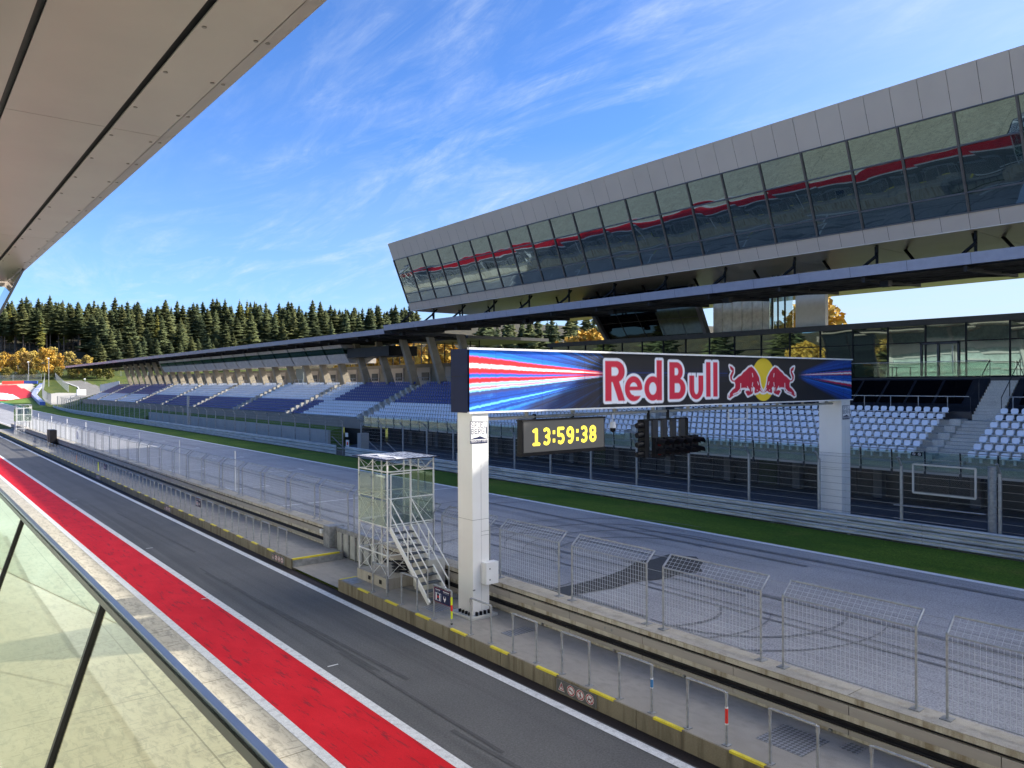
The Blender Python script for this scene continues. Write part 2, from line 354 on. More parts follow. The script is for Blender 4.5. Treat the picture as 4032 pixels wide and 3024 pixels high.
mb.add(vs, [(j * nx + i, j * nx + i + 1, (j + 1) * nx + i + 1, (j + 1) * nx + i) for j in range(len(ys) - 1) for i in range(nx - 1)], 0, True)
for k, f in enumerate(mb.f):
    cx = sum(mb.v[i][0] for i in f) / 4; cy = sum(mb.v[i][1] for i in f) / 4
    if cx < -50 or .45 * cx + .9 * cy > 425: mb.m[k] = 1
struct('ground', mb, [field_m, simple('forest_floor', (.045, .04, .02), .95, var=.5, vs=.3, tint=(.09, .065, .02))])
def sheet(name, m, x0, x1, y0, y1, z, step=None): return struct(name, MB().poly([(x0, y0, z), (x1, y0, z), (x1, y1, z), (x0, y1, z)]), m)
sheet('apron', apron_m, -8, 6.62, -60, 170, 0.0)
sheet('red_lane', red_m, 6.82, 8.52, -60, 170, .004)
sheet('pit_lane', asph_pit, 6.60, 12.30, -60, 170, -.004)
mk = MB(); q = lambda x0, x1, y0, y1, z=.012: mk.poly([(x0, y0, z), (x1, y0, z), (x1, y1, z), (x0, y1, z)])
q(6.60, 6.83, -60, 170, .008); q(8.50, 8.74, -60, 170, .008); q(11.86, 12.10, -60, 170, .008)
for yy in (57, 38, 27.8, 19): q(8.9 if yy != 27.8 else 8.3, 9.2 if yy != 27.8 else 8.7, yy, yy + .06, .0135)
struct('pit_lane_markings', mk, linew)
sheet('drain_gutter', rubber, 12.16, 12.52, -60, 170, .0025)

# track: straight plateau, then it bends left and climbs
RE = [(29.9, -60), (29.9, 60), (29.8, 200), (29.7, 240), (29.2, 270), (27.6, 305), (22, 345), (10, 385), (-22, 420), (-70, 440)]
LE = [(15.28, -60), (15.28, 60), (15.28, 200), (15.2, 240), (14.6, 270), (12.8, 300), (7, 335), (-4, 368), (-30, 398), (-72, 418)]
def dens(P, n=8): return [(a[0] + (b[0] - a[0]) * t / n, a[1] + (b[1] - a[1]) * t / n) for a, b in zip(P, P[1:]) for t in range(n)] + [P[-1]]
RD, LD = dens(RE), dens(LE)
def ribbon(name, m, P, Q, dz, cols=4, col=None):
    mb = MB(); vs = []
    for a, b in zip(P, Q):
        for k in range(cols + 1):
            x = a[0] + (b[0] - a[0]) * k / cols; y = a[1] + (b[1] - a[1]) * k / cols; vs.append((x, y, max(.36, ter(x, y)) + dz))
    c = cols + 1
    mb.add(vs, [(i * c + k, i * c + k + 1, (i + 1) * c + k + 1, (i + 1) * c + k) for i in range(len(P) - 1) for k in range(cols)], 0, True)
    return struct(name, mb, m)
def offs(P, d):
    out = []
    for i, p in enumerate(P):
        a = P[max(0, i - 1)]; b = P[min(len(P) - 1, i + 1)]; t = Vector((b[0] - a[0], b[1] - a[1])).normalized(); out.append((p[0] + t.y * d, p[1] - t.x * d))
    return out
ribbon('track', asph_track, LD, RD, .04)
ribbon('track_edge_line', edgew, offs(RD, -.30), offs(RD, .02), .048, 1)
ribbon('track_edge_line', linew, offs(LD, .5), offs(LD, .68), .048, 1)
i0 = [i for i, p in enumerate(RD) if p[1] > 262][0]
ribbon('green_kerb', simple('green_kerb_paint', (.02, .26, .15), .6), offs(RD, .02)[i0:], offs(RD, 1.3)[i0:], .08, 1)
vg = [(x, y) for x, y in RD if y < 300]
ribbon('grass_verge', grass_m, offs(vg, .02), [(34.42 + max(0, (y - 200)) * .02, y) for x, y in vg], .03, 3)
# start grid markings
mk = MB(); q = lambda x0, x1, y0, y1, z=.412, m=0: mk.poly([(x0, y0, z), (x1, y0, z), (x1, y1, z), (x0, y1, z)], m)
q(15.9, 29.6, 43.3, 43.55)
for k, (xa, ys0) in enumerate(((23.7, 46.7), (17.6, 52.4))):
    for j in range(7):
        y = ys0 + j * 14; q(xa, xa + 2.7, y, y + .2, .4125 + .0005 * k); q(xa + 2.62, xa + 2.74, y + .14, y + 1.3); q(xa, xa + .12, y + .14, y + 1.3); q(xa - 1.2, xa - .05, y + .02, y + .12, m=1)
        q(xa + .9, xa + 1.7, y + 5, y + 5.1)
tag(mk.build('grid_markings', [linew, yellow]), kind='structure')
# rubber left on the track
mk = MB()
def arcmark(cx, cy, r0, a0, a1, w, z, ax=1., rot=0.):
    n = 26; pts = []
    for i in range(n + 1):
        t = a0 + (a1 - a0) * i / n; x = r0 * math.cos(t) * ax; y = r0 * math.sin(t); c, s = math.cos(rot), math.sin(rot); pts.append((cx + x * c - y * s, cy + x * s + y * c))
    for i in range(n):
        a, b = pts[i], pts[i + 1]; t = Vector((b[0] - a[0], b[1] - a[1])).normalized(); ww = w * (.4 + .6 * math.sin(PI * (i + .5) / n)); nx_, ny_ = -t.y * ww / 2, t.x * ww / 2
        mk.poly([(a[0] + nx_, a[1] + ny_, z), (a[0] - nx_, a[1] - ny_, z), (b[0] - nx_, b[1] - ny_, z), (b[0] + nx_, b[1] + ny_, z)])
zz = .4115
for (cx, cy, r, a0, a1, w_, ax, rot) in [(24, 22, 3.2, -.6, 2.6, .16, 1, .2), (24.6, 24, 4.6, -.5, 2.2, .14, 1, .4), (20, 26, 3.0, 0, 2.8, .18, 1.3, .3), (21, 15, 3.4, .2, 2.5, .14, 1, 2.8),
        (18.5, 17, 2.3, 0, 3.6, .15, 1.2, 2.),
        (24, 31, 5, .2, 2.4, .16, 1.4, .5), (18, 23, 3, 1, 4, .2, 1, 1.)]:
    zz += .0004; arcmark(cx, cy, r, a0, a1, w_, zz, ax, rot); zz += .0004; arcmark(cx + .1, cy + .25, r + 1.35, a0, a1 - .3, w_ * .7, zz, ax, rot)
for k in range(15):
    x = random.uniform(16.2, 28.8); y0 = random.uniform(-4, 60); zz += .0004; n = 10; l = random.uniform(8, 30); w_ = random.uniform(.12, .26); dr = random.uniform(-.02, .03)
    for i in range(n):
        a, b = y0 + l * i / n, y0 + l * (i + 1) / n; f = w_ / 2; mk.poly([(x + dr * (a - y0) - f, a, zz), (x + dr * (a - y0) + f, a, zz), (x + dr * (b - y0) + f, b, zz), (x + dr * (b - y0) - f, b, zz)])
struct('tyre_marks', mk, tyre_black)
mk = MB()
for k in range(6):
    x = random.uniform(9.2, 11.4); y0 = random.uniform(4, 40); l = random.uniform(5, 16); w_ = random.uniform(.06, .13); dr = random.uniform(-.05, .05); z = .004 + k * .0004
    mk.poly([(x - w_ / 2, y0, z), (x + w_ / 2, y0, z), (x + w_ / 2 + dr * l, y0 + l, z), (x - w_ / 2 + dr * l, y0 + l, z)])
struct('pit_tyre_marks', mk, simple('faint_rubber', (.070, .070, .070), .8, fine=30))
zz += .001
patch = [(16.3, 19.9), (16.4, 18.9), (18.2, 18.8), (19.3, 18.6), (20.4, 18.7), (21.8, 18.3), (22.6, 18.4), (23.5, 18.1), (24.1, 18.7), (24.6, 18.9), (25.3, 19.8), (25.0, 20.3), (24.8, 20.8), (23.6, 20.6), (22.9, 20.8), (21.5, 20.2), (20.2, 19.9), (18.6, 19.8)]
struct('asphalt_patch', MB().poly([(x, y, zz) for x, y in patch]), asph_new)
sheet('track_kerb_strip', capc, 15.25, 15.6, -60, 200, .406)
sheet('gravel_strip', simple('gravel_strip_mat', (.11, .10, .085), .95, var=.3, vs=2, fine=25), 34.42, 37.3, -60, 215, .385)

# painted run-off, seen past the end of the straight
def inside(P, x, y):
    c = False; j = len(P) - 1
    for i in range(len(P)):
        if (P[i][1] > y) != (P[j][1] > y) and x < (P[j][0] - P[i][0]) * (y - P[i][1]) / (P[j][1] - P[i][1]) + P[i][0]: c = not c
        j = i
    return c
REG = [(24, 318), (31.4, 321.7), (34.9, 325.8), (38.7, 332.3), (41.5, 345), (46, 372), (47, 405), (20, 410), (-40, 430), (-30, 405), (5, 375), (18, 350)]
REDP = [(24, 318), (31.4, 321.7), (34.9, 325.8), (38.7, 332.3), (42.9, 350.1), (41.6, 372.6), (41.2, 397), (20, 400), (-40, 425), (-30, 400), (5, 375), (18, 350)]
WHP = [(0, 372), (24, 368), (32.2, 362), (34.4, 352.7), (35.2, 340), (35, 327.5), (31.4, 323), (28, 329), (18, 350)]
nX, nY = 100, 120; img = np.zeros((nY, nX, 3)); mb = MB(); keep = []
for j in range(nY):
    for i in range(nX):
        x = -45 + i; y = 316 + j
        if inside(REG, x + .5, y + .5):
            c = (.62, .57, .44)
            if inside(REDP, x + .5, y + .5): c = (.62, .03, .035)
            if inside(WHP, x + .5, y + .5): c = (.8, .8, .78)
            keep.append(c); mb.add([(x, y, ter(x, y) + .12), (x + 1, y, ter(x + 1, y) + .12), (x + 1, y + 1, ter(x + 1, y + 1) + .12), (x, y + 1, ter(x, y + 1) + .12)], [(0, 1, 2, 3)])
ro = struct('painted_runoff', mb, runoff())
ca = ro.data.color_attributes.new('Col', 'FLOAT_COLOR', 'CORNER'); ca.data.foreach_set('color', np.repeat(np.array([(*c, 1) for c in keep]), 4, 0).ravel().astype(np.float32))
def drape(name, m, pts, dz, step=3.):
    mb = MB(); x0, x1 = min(p[0] for p in pts), max(p[0] for p in pts); y0, y1 = min(p[1] for p in pts), max(p[1] for p in pts)
    x = x0
    while x < x1:
        y = y0
        while y < y1:
            if inside(pts, x + step / 2, y + step / 2): mb.add([(a, b, ter(a, b) + dz) for a, b in ((x, y), (x + step, y), (x + step, y + step), (x, y + step))], [(0, 1, 2, 3)])
            y += step
        x += step
    return struct(name, mb, m)
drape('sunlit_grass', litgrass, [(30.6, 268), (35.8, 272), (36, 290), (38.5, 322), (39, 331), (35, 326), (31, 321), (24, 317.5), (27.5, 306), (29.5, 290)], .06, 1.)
drape('service_road', asph_old, [(47, 312), (57, 346), (61, 375), (59, 402), (67, 402), (69, 375), (66, 350), (56, 318)], .1, 1.)
ribbon('service_road_line', linew, [(47, 312), (57.2, 346), (60.8, 375), (59, 402)], [(47.4, 312), (57.6, 346), (61.3, 375), (59.6, 402)], .16, 1)
drape('service_yard', simple('pale_yard', (.42, .40, .36), .9), [(39, 285), (47, 285), (52, 315), (56, 345), (50, 352), (46, 345), (41, 310)], .07, 1.)

# ------------------------------------------------------------------ pit wall
PY = [(-3, 26.6), (31.6, 150)]
pw = thing('pit_wall', 'long low concrete pit wall with beige duct covers beside the grey walkway', 'wall', (14.9, 0, .4))
mb = MB()
for a, b in PY: mb.prismY([(14.77, .36), (14.77, 1.12), (14.71, 1.14), (14.71, 1.265), (15.27, 1.265), (15.27, .36)], a, b)
mb.build('wall_body', wallf, pw)
mb = MB()
for a, b in PY:
    y = a
    while y < b - .1: y2 = min(y + 5.4, b); mb.box(14.66, 15.28, y + .012, y2 - .012, 1.268, 1.29); y = y2
mb.build('wall_cap', capc, pw)
mb = MB()
for a, b in PY:
    y = a
    while y < b - .1: y2 = min(y + 2.7, b); mb.box(14.715, 14.768, y + .008, y2 - .008, .875, 1.075); mb.box(14.70, 14.768, y + .008, y2 - .008, .495, .60); y = y2
mb.build('duct_cover', beige2, pw)
mb = MB()
for a, b in PY: mb.box(14.72, 14.768, a, b, 1.098, 1.128); mb.tube((14.70, a, .645), (14.70, b, .645), .035, 8); mb.box(14.68, 14.766, a, b, .685, .735)
mb.build('cable_conduit', black, pw)
mb = MB()
for y in (14.2, 11.9, 8.2, 17.1, 6.1): mb.tube((14.70, y, .45), (14.768, y, .45), .035, 8)
for y in (17.4, 14.5, 14.25): mb.box(14.708, 14.716, y, y + .05, .94, 1.0)
mb.build('drain_stub', steelw, pw)
eg = thing('wall_end_post', 'grey steel clad end of the far pit wall section beside the gap', 'wall end', (14.9, 31.4, .1))
mb = MB().box(14.6, 15.3, 31.0, 31.58, .08, 1.32); mb.build('housing', steelw, eg); MB().box(14.52, 14.62, 31.62, 31.8, .95, 1.12).build('white_socket', white, eg)

# walkway platforms with kerb face
for (a, b, nm, lb) in ((-3, 25.8, 'walkway_platform', 'concrete walkway platform under the gantry column with stained kerb face'), (30.0, 150, 'walkway_platform', 'long far concrete walkway platform with yellow edged end step')):
    wp = thing(nm, lb, 'platform', (13.6, (a + b) / 2, 0))
    MB().box(12.53, 14.77, a, b, -.05, .40).build('slab', platc, wp)
    mb = MB(); y = a
    while y < b - .05: y2 = min(y + 4.8, b); mb.box(12.49, 12.53, y + .012, y2 - .012, -.04, .402); y = y2
    mb.build('kerb_face', kerbc, wp)
    if a < 0:
        st = [12.0 - .95 + 1.91 * k for k in range(-6, 8)]
        for s in st:
            if s + .98 < a or s + 1.9 > 25.6 or abs(s) > 900: continue
            MB().box(12.482, 12.57, s + 1.02, s + 1.78, .368, .414).build('edge_strip', yellow, wp)
    else:
        for k in range(62):
            s = 30.9 + 1.91 * k; MB().box(12.482, 12.57, s + 1.0, s + 1.75, .368, .414).build('edge_strip', yellow, wp)
        MB().box(12.53, 14.6, 29.985, 30.1, .36, .42).build('edge_strip', yellow, wp); MB().box(12.53, 14.7, 29.90, 29.985, .08, .35).build('end_face', steelw, wp)
    if a < 0:
        m_ = MB().box(12.55, 13.2, 25.72, 25.82, .36, .415).build('edge_strip', yellow, wp)
        MB().box(12.6, 13.2, 24.9, 25.7, .403, .409).build('cover_plate', steelw, wp)
sheet('walkway_floor_gap', platc, 12.5, 15.2, 25.8, 31.2, .10)
# prohibition sign plates on the kerb face
def disc(img, cx, cy, r0, r1, col, asp=1.):
    h, w_ = img.shape[:2]; X, Y = np.meshgrid(np.arange(w_) + .5, np.arange(h) + .5); d = np.hypot((X - cx) * asp, Y - cy); img[(d >= r0) & (d <= r1)] = col
def seg(img, x0, y0, x1, y1, wd, col):
    h, w_ = img.shape[:2]; X, Y = np.meshgrid(np.arange(w_) + .5, np.arange(h) + .5); dx, dy = x1 - x0, y1 - y0
    t = np.clip(((X - x0) * dx + (Y - y0) * dy) / (dx * dx + dy * dy + 1e-9), 0, 1); img[np.hypot(X - x0 - t * dx, Y - y0 - t * dy) <= wd / 2] = col
def pictos():
    im = np.ones((40, 160, 3)) * .13; RD_, W, K = (.42, .01, .03), (.75, .75, .75), (.02, .02, .03)
    def tri(s, c):
        for y in range(40):
            f = (36 - y) / 30.; hw = 13 * f - s
            if y >= 6 + s * .7 and hw > 0: im[y, max(0, int(20 - hw)):int(20 + hw)] = c
    tri(0, W); tri(1.6, RD_); tri(4.6, W); seg(im, 20, 16, 20, 25, 2.2, K); seg(im, 20, 11, 20, 12, 2.2, K)
    for cx in (60, 98, 136):
        disc(im, cx, 20, 0, 16.5, W); disc(im, cx, 20, 12, 15, RD_)
    seg(im, 51, 21, 67, 18, 3, K); seg(im, 68, 22, 70, 28, 1.2, (.4, .4, .4)); seg(im, 98, 14, 98, 26, 4, K); disc(im, 98, 29, 0, 2.2, K); seg(im, 98, 23, 92, 28, 2, K); seg(im, 98, 16, 95, 10, 2, K); seg(im, 98, 16, 101, 10, 2, K)
    seg(im, 130, 19, 141, 19, 3.4, K); seg(im, 131, 19, 129, 12, 1.8, K); seg(im, 140, 19, 141, 12, 1.8, K); seg(im, 141, 20, 144, 26, 2.4, K)
    for cx in (60, 98, 136): seg(im, cx - 9, 29, cx + 9, 11, 2.4, RD_)
    return im
for y1, lb in ((13.95, 'row of warning and prohibition pictograms on kerb below nearest railings'), (32.1, 'pictogram plate on the kerb by the yellow end step'), (48.9, 'small pictogram plate on far kerb, second from the gap'), (69., 'tiny pictogram plate on far kerb, third from the gap')):
    t = thing('safety_sign', lb, 'sign', (12.48, y1, .2))
    MB().box(12.470, 12.486, y1 - 1.35, y1, .04, .345).build('plate', steelw, t); paint(pictos(), 'pictograms', print_m, (12.4695, y1 - .01, .045), (0, -1.33, 0), (0, 0, .295), t)

# hoop railings along the walkway edge
def hoop(label):
    t = thing('hoop_railing', label, 'railing', (12.66, 0, .4), 'hoop railings along the walkway edge')
    mb = MB(); h = 1.03; r = .026
    mb.path([(12.66, 0, .4), (12.66, 0, .4 + h - .05), (12.66, .045, .4 + h), (12.66, .905, .4 + h), (12.66, .95, .4 + h - .05), (12.66, .95, .4)], r, 8)
    mb.tube((12.66, 0, .4 + h - .12), (12.66, 0, .4 + h - .0), r * 1.35, 8); mb.tube((12.66, .95, .4 + h - .12), (12.66, .95, .4 + h - .0), r * 1.35, 8)
    mb.build('hoop', steel, t)
    for y in (0, .95): MB().box(12.59, 12.73, y - .07, y + .07, .4, .415).build('foot_plate', steelw, t)
    return t
hp = None; HY = [11.1 + 1.91 * k for k in range(-3, 7)] + [30.9 + 1.91 * k for k in range(50)]
SPEC = {1: None}
for i, y in enumerate(HY):
    near = y < 27
    if near:
        lb = ['galvanised hoop railing nearest the viewer beside the small chequer plate', 'plain hoop railing standing beside the large chequer plate cover', 'hoop railing with red and white banded post above a yellow kerb strip',
              'hoop railing with a blue and white taped post', 'hoop railing just beside the pictogram kerb plate', 'hoop railing between pictogram plate and the gantry column foot', 'hoop railing directly in front of the white gantry column',
              'hoop railing carrying a dark info board, one post neon yellow and red', 'hoop railing in front of the metal stairs foot', 'hoop railing in front of the concrete tower base'][i]
    else:
        k = i - 10
        lb = 'hoop railing closest to the yellow step of the far walkway' if k == 0 else 'second hoop railing from the yellow step of the far walkway' if k == 1 else 'one of the many identical hoop railings in the long far row'
        if k == 6: lb = 'far hoop railing with a small dark info board, nearest of the far boards'
        if k == 20: lb = 'far hoop railing with a lime green taped post'
    if hp is None: hp = hoop(lb); hp.location = (12.66, y, .4); r_ = hp
    else: r_ = dup(hp, (12.66, y, .4), lb)
    r_['_o'] = [12.66, 0, .4]
    def band(z0, z1, m, yy, r=.031): 
        o = MB().tube((12.66, yy, z0), (12.66, yy, z1), r, 8).build('tape_band', m, r_)
    if i == 2: band(.83, 1.12, redtape, 0); band(.80, .83, white, 0, .032); band(1.12, 1.15, white, 0, .032)
    if i == 3: band(.95, 1.12, bluetape, 0); band(1.12, 1.15, white, 0); band(.93, .95, white, 0)
    if i == 7: band(.62, .84, lime, 0); band(.84, 1.02, redtape, 0); band(1.02, 1.25, lime, 0); band(.45, .49, black, 0)
    if i == 30: band(.6, 1.3, lime, 0)
    if i == 35: band(.6, 1.2, simple('pale_orange_tape', (.6, .3, .2), .5), 0)
def infoboard():
    im = np.ones((34, 66, 3)) * np.array((.012, .02, .07)); W = (.8, .8, .85)
    im[:1] = im[-1:] = (.25, .03, .05); im[:, :1] = im[:, -1:] = (.25, .03, .05)
    for k in range(5, 25): 
        if k % 3: im[29:31, k] = W; im[26:27, k] = (.3, .3, .4)
    for k in range(37, 61):
        if k % 4: im[29:31, k] = W; im[26:27, k] = (.3, .3, .4)
    seg(im, 4, 5, 28, 5, 1, (.3, .35, .5)); seg(im, 4, 22, 28, 22, 1, (.3, .35, .5)); seg(im, 4, 5, 4, 22, 1, (.3, .35, .5)); seg(im, 28, 5, 28, 22, 1, (.3, .35, .5))
    for cx in (9, 23): seg(im, cx, 7, cx, 17, 3.4, W); disc(im, cx, 20, 0, 1.6, W)
    im[11:16, 14:19] = (.7, .03, .03); disc(im, 43, 15, 0, 5.2, W); disc(im, 43, 17, 0, 3.2, (.02, .03, .08)); seg(im, 43, 8, 43, 12, 4, W)
    return im
for y0, lb in ((18.74 + .0, 'dark blue information board hung in the railing by the tower stairs'), (42.36, 'small dark information board in the far railing row'), (66., 'tiny dark information board farther down the railing row')):
    y0 = y0 if y0 < 30 else y0
    t = thing('info_board', lb, 'sign', (12.66, y0, 1.2)); ya, yb = (24.47 - .06, 23.5) if False else (y0 + .91, y0 + .04)
    MB().box(12.645, 12.675, yb, ya, .95, 1.375).build('board', navy, t); paint(infoboard(), 'board_print', print_m, (12.6445, ya, .95), (0, yb - ya, 0), (0, 0, .425), t)

# ------------------------------------------------------------------ mesh fence panels on the pit wall
def fpanel(label):
    t = thing('pit_fence', label, 'fence', (15.05, 0, 1.29), 'cranked wire fences on the pit wall')
    L_ = 2.8; z0 = 1.29
    for y in (0, L_):
        mb = MB(); mb.tube((15.05, y, z0), (15.05, y, 2.86), .027, 8); mb.tube((15.05, y, 2.86), (15.36, y, 3.13), .027, 8); mb.build('post', steel, t)
        mb = MB(); mb.box(14.94, 15.16, y - .1, y + .1, z0, z0 + .018); mb.build('foot_plate', steelw, t)
    mb = MB(); mb.tube((15.05, 0, 2.84), (15.05, L_, 2.84), .021, 6); mb.tube((15.36, 0, 3.13), (15.36, L_, 3.13), .024, 6); mb.tube((15.05, 0, z0 + .13), (15.05, L_, z0 + .13), .014, 6); mb.build('rail', steel, t)
    mb = MB(); n = 30
    for i in range(1, n):
        y = L_ * i / n; mb.bar((15.05, y, z0 + .13), (15.05, y, 2.84), .0055, .0055)
    for i in range(1, 12):
        z = z0 + .13 + (2.84 - z0 - .13) * i / 12; mb.bar((15.05, 0, z), (15.05, L_, z), .004, .004)
    n = 22
    for i in range(1, n): y = L_ * i / n; mb.bar((15.05, y, 2.84), (15.36, y, 3.13), .005, .005)
    for i in range(1, 4): mb.bar((15.05 + .31 * i / 4, 0, 2.84 + .29 * i / 4), (15.05 + .31 * i / 4, L_, 2.84 + .29 * i / 4), .005, .005)
    mb.build('wire_mesh', wire_m, t); return t
fp = None
for k in range(-1, 42):
    y = 3.3 + 3.35 * k - (0 if k < 6 else 0)
    if y > 24 and y < 28: pass
    lb = 'one of the identical far fence panels in the long row on the pit wall'
    near = {-1: 'cranked fence panel nearest the viewer, beyond the widest ones', 0: 'partly cropped fence panel opposite the small chequer plate', 1: 'widest complete fence panel, opposite the large chequer plate', 2: 'complete fence panel between the widest one and the asphalt patch one',
            3: 'fence panel standing in front of the dark asphalt patch', 4: 'fence panel immediately right of the white gantry column', 5: 'fence panel immediately behind the white gantry column', 6: 'short visible fence panel behind the tower stairs', 7: 'fence panel behind the glass cabin tower',
            8: 'fence panel above the steel gate beside the tower', 9: 'fence panel left of the tower at the wall end'}
    lb = near.get(k, lb)
    if fp is None: fp = fpanel(lb); fp.location = (15.05, y, 1.29)
    else: dup(fp, (15.05, y, 1.29), lb)
# the thin wires that tie neighbouring panels
for k in range(-1, 41):
    y = 3.3 + 3.35 * k
    if k > 14: break
    o = MB().tube((15.05, y + 2.8, 2.72), (15.05, y + 3.35, 2.72), .005, 4).tube((15.30, y + 2.8, 3.05), (15.30, y + 3.35, 3.05), .005, 4).build('tie_wire', steel, loc=(15.1, y + 3, 2.7))
    tag(o, 'pair of thin tie wires between two neighbouring fence panels', 'wire', 'tie wires between the fence panels')
# steel gate in the gap of the wall
t = thing('steel_gate', 'low grey steel gate boards closing the pit wall gap behind the tower', 'gate', (14.9, 29, .1))
MB().box(14.9, 15.2, 26.7, 31.0, 1.1, 1.29).build('top_beam', steelw, t)
for i in range(7): MB().box(14.92, 15.0, 26.75 + i * .61, 26.75 + i * .61 + .5, .14, 1.1).build('board', simple('gate_board', (.42, .43, .42), .6) if i == 0 else MATS['gate_board'], t)
for i in range(8): MB().box(14.86, 15.04, 26.65 + i * .61, 26.73 + i * .61, .1, 1.1).build('post', steelw, t)
# chequer plate covers
def cheq():
    m, nt, out = _nt('chequer_plate')
    v = coords(nt, (14, 14, 1), (0, 0, R(45))); ck = nt.nodes.new('ShaderNodeTexChecker'); ck.inputs['Scale'].default_value = 1; L(nt, v, ck.inputs['Vector'])
    c = mix(nt, ck.outputs['Fac'], (.15, .155, .165), (.34, .35, .37)); principled(nt, out, c, .45, .5); return m
cheqm = cheq()
for (x0, x1, y0, y1, lb) in ((13.35, 14.35, 8.0, 9.0, 'large chequer plate cover in the walkway beside a plain hoop railing'), (14.25, 14.62, 7.4, 7.75, 'small chequer plate cover close to the wall foot'), (13.4, 14.3, 16.9, 17.35, 'faint chequer plate by the wall between railings'),
                             (13.0, 13.8, 20.2, 20.95, 'chequer plate cover between stairs foot and gantry column')):
    tag(MB().box(x0, x1, y0, y1, .40, .406).build('cover_plate', cheqm, loc=((x0 + x1) / 2, (y0 + y1) / 2, .4)), lb, 'cover plate')

# ------------------------------------------------------------------ observation tower with stairs
tb = thing('concrete_base', 'grey concrete ballast block under the glass cabin tower', 'ballast block', (14.1, 24.6, .4))
mb = MB().box(13.16, 15.5, 23.4, 25.62, .41, .77); mb.build('block', capc, tb)
for y in (23.8, 24.6): MB().box(13.145, 13.162, y, y + .16, .52, .66).build('lifting_slot', black, tb)
tw = thing('observation_tower', 'white tubular steel tower with glass cabin and text covered roof', 'tower', (14.2, 24.5, .77))
X0, X1, Y0, Y1 = 13.22, 15.1, 23.47, 25.55; Zs = [.78, 1.55, 2.52, 3.5, 4.42, 4.82]; XM = 14.15; YM = 24.5
for (x, y) in ((X0, Y0), (XM, Y0), (X1, Y0), (X0, YM), (X0, Y1), (X1, YM), (X1, Y1), (XM, Y1)):
    zb = 2.52 if (x, y) in ((X1, Y0), (X1, YM)) else .78
    MB().tube((x, y, .78 if x < 15 else .78), (x, y, 4.84), .032, 8).build('post', towerw, tw)
mb = MB()
for z in (1.55, 2.52, 3.5, 4.44):
    if z == 3.5: mb.tube((X0, Y0 + .04, z), (X0, Y1, z), .022, 6); mb.tube((X0 + .15, Y0, z), (X1, Y0, z), .022, 6); mb.tube((X1, Y0, z), (X1, Y1, z), .022, 6); mb.tube((X0, Y1, z), (X1, Y1, z), .022, 6)
    else: mb.tube((X0, Y0, z), (X0, Y1, z), .026, 6); mb.tube((X0, Y0, z), (X1, Y0, z), .026, 6); mb.tube((X1, Y0, z), (X1, Y1, z), .026, 6); mb.tube((X0, Y1, z), (X1, Y1, z), .026, 6)
mb.tube((X0 + .12, Y0 - .03, 2.6), (X0 + .12, Y0 - .03, 4.36), .025, 6); mb.tube((XM - .04, Y0 - .03, 2.6), (XM - .04, Y0 - .03, 4.36), .02, 6); mb.tube((X0 + .12, Y0 - .03, 4.36), (XM, Y0 - .03, 4.36), .025, 6); mb.tube((X0 + .12, Y0 - .03, 2.6), (X1, Y0 - .03, 2.6), .025, 6)
mb.build('frame', towerw, tw)
mb = MB(); r = .010
def xb(a, b, z0, z1): mb.tube((*a, z0), (*b, z1), r, 5); mb.tube((*a, z1), (*b, z0), r, 5)
for (a, b) in (((X0, Y0), (X0, YM)), ((X0, YM), (X0, Y1))):
    for z0, z1 in ((.8, 1.55), (1.55, 2.5), (2.55, 3.48)): xb(a, b, z0, z1)
    m_ = ((a[0] + b[0]) / 2, (a[1] + b[1]) / 2); mb.tube((*a, 4.8), (*m_, 4.46), .013, 5); mb.tube((*b, 4.8), (*m_, 4.46), .013, 5)
for (a, b) in (((X0, Y0), (XM, Y0)), ((XM, Y0), (X1, Y0)), ((X0, Y1), (XM, Y1)), ((XM, Y1), (X1, Y1)), ((X1, Y0), (X1, YM)), ((X1, YM), (X1, Y1))):
    if a == (X0, Y0): pass
    else: xb(a, b, 2.55, 3.48)
    xb(a, b, .8, 1.55) if a[1] != Y0 or True else None
    m_ = ((a[0] + b[0]) / 2, (a[1] + b[1]) / 2); mb.tube((*a, 4.8), (*m_, 4.46), .013, 5); mb.tube((*b, 4.8), (*m_, 4.46), .013, 5)
xb((X0, Y1), (X1, Y1), 1.55, 2.5); mb.build('bracing', towerw, tw)
for (a, b) in (((X0 - .045, Y0 + .07), (X0 - .045, YM - .04)), ((X0 - .045, YM + .04), (X0 - .045, Y1 - .04))):
    for z0, z1 in ((2.56, 3.42), (3.5, 4.32)):
        MB().box(a[0] - .006, a[0] + .006, a[1], b[1], z0, z1).build('glass_pane', cabinglass, tw)
        mb = MB(); [mb.tube((a[0] - .02, yy, zz_), (a[0] + .02, yy, zz_), .02, 8) for yy in (a[1] + .05, b[1] - .05) for zz_ in (z0 + .12, z1 - .12)]; mb.build('pane_clip', steelw, tw)
for (x0, x1, z0, z1) in ((X0 + .16, XM - .06, 2.64, 4.32), (XM + .05, X1 - .05, 2.56, 3.42), (XM + .05, X1 - .05, 3.54, 4.34)):
    MB().box(x0, x1, Y0 - .006, Y0 + .006, z0, z1).build('glass_pane', cabinglass, tw)
for (x0, x1, z0, z1) in ((X0 + .05, XM - .05, 2.6, 4.3), (XM + .05, X1 - .05, 2.6, 4.3)): MB().box(x0, x1, Y1 - .006, Y1 + .006, z0, z1).build('glass_pane', cabinglass, tw)
MB().box(X1 - .006, X1 + .006, Y0 + .06, Y1 - .06, 2.6, 4.3).build('glass_pane', cabinglass, tw)
MB().box(X0 + .03, X1 - .03, Y0 + .03, Y1 - .03, 2.50, 2.545).build('cabin_floor', simple('cabin_floor_sheet', (.10, .12, .12), .3), tw)
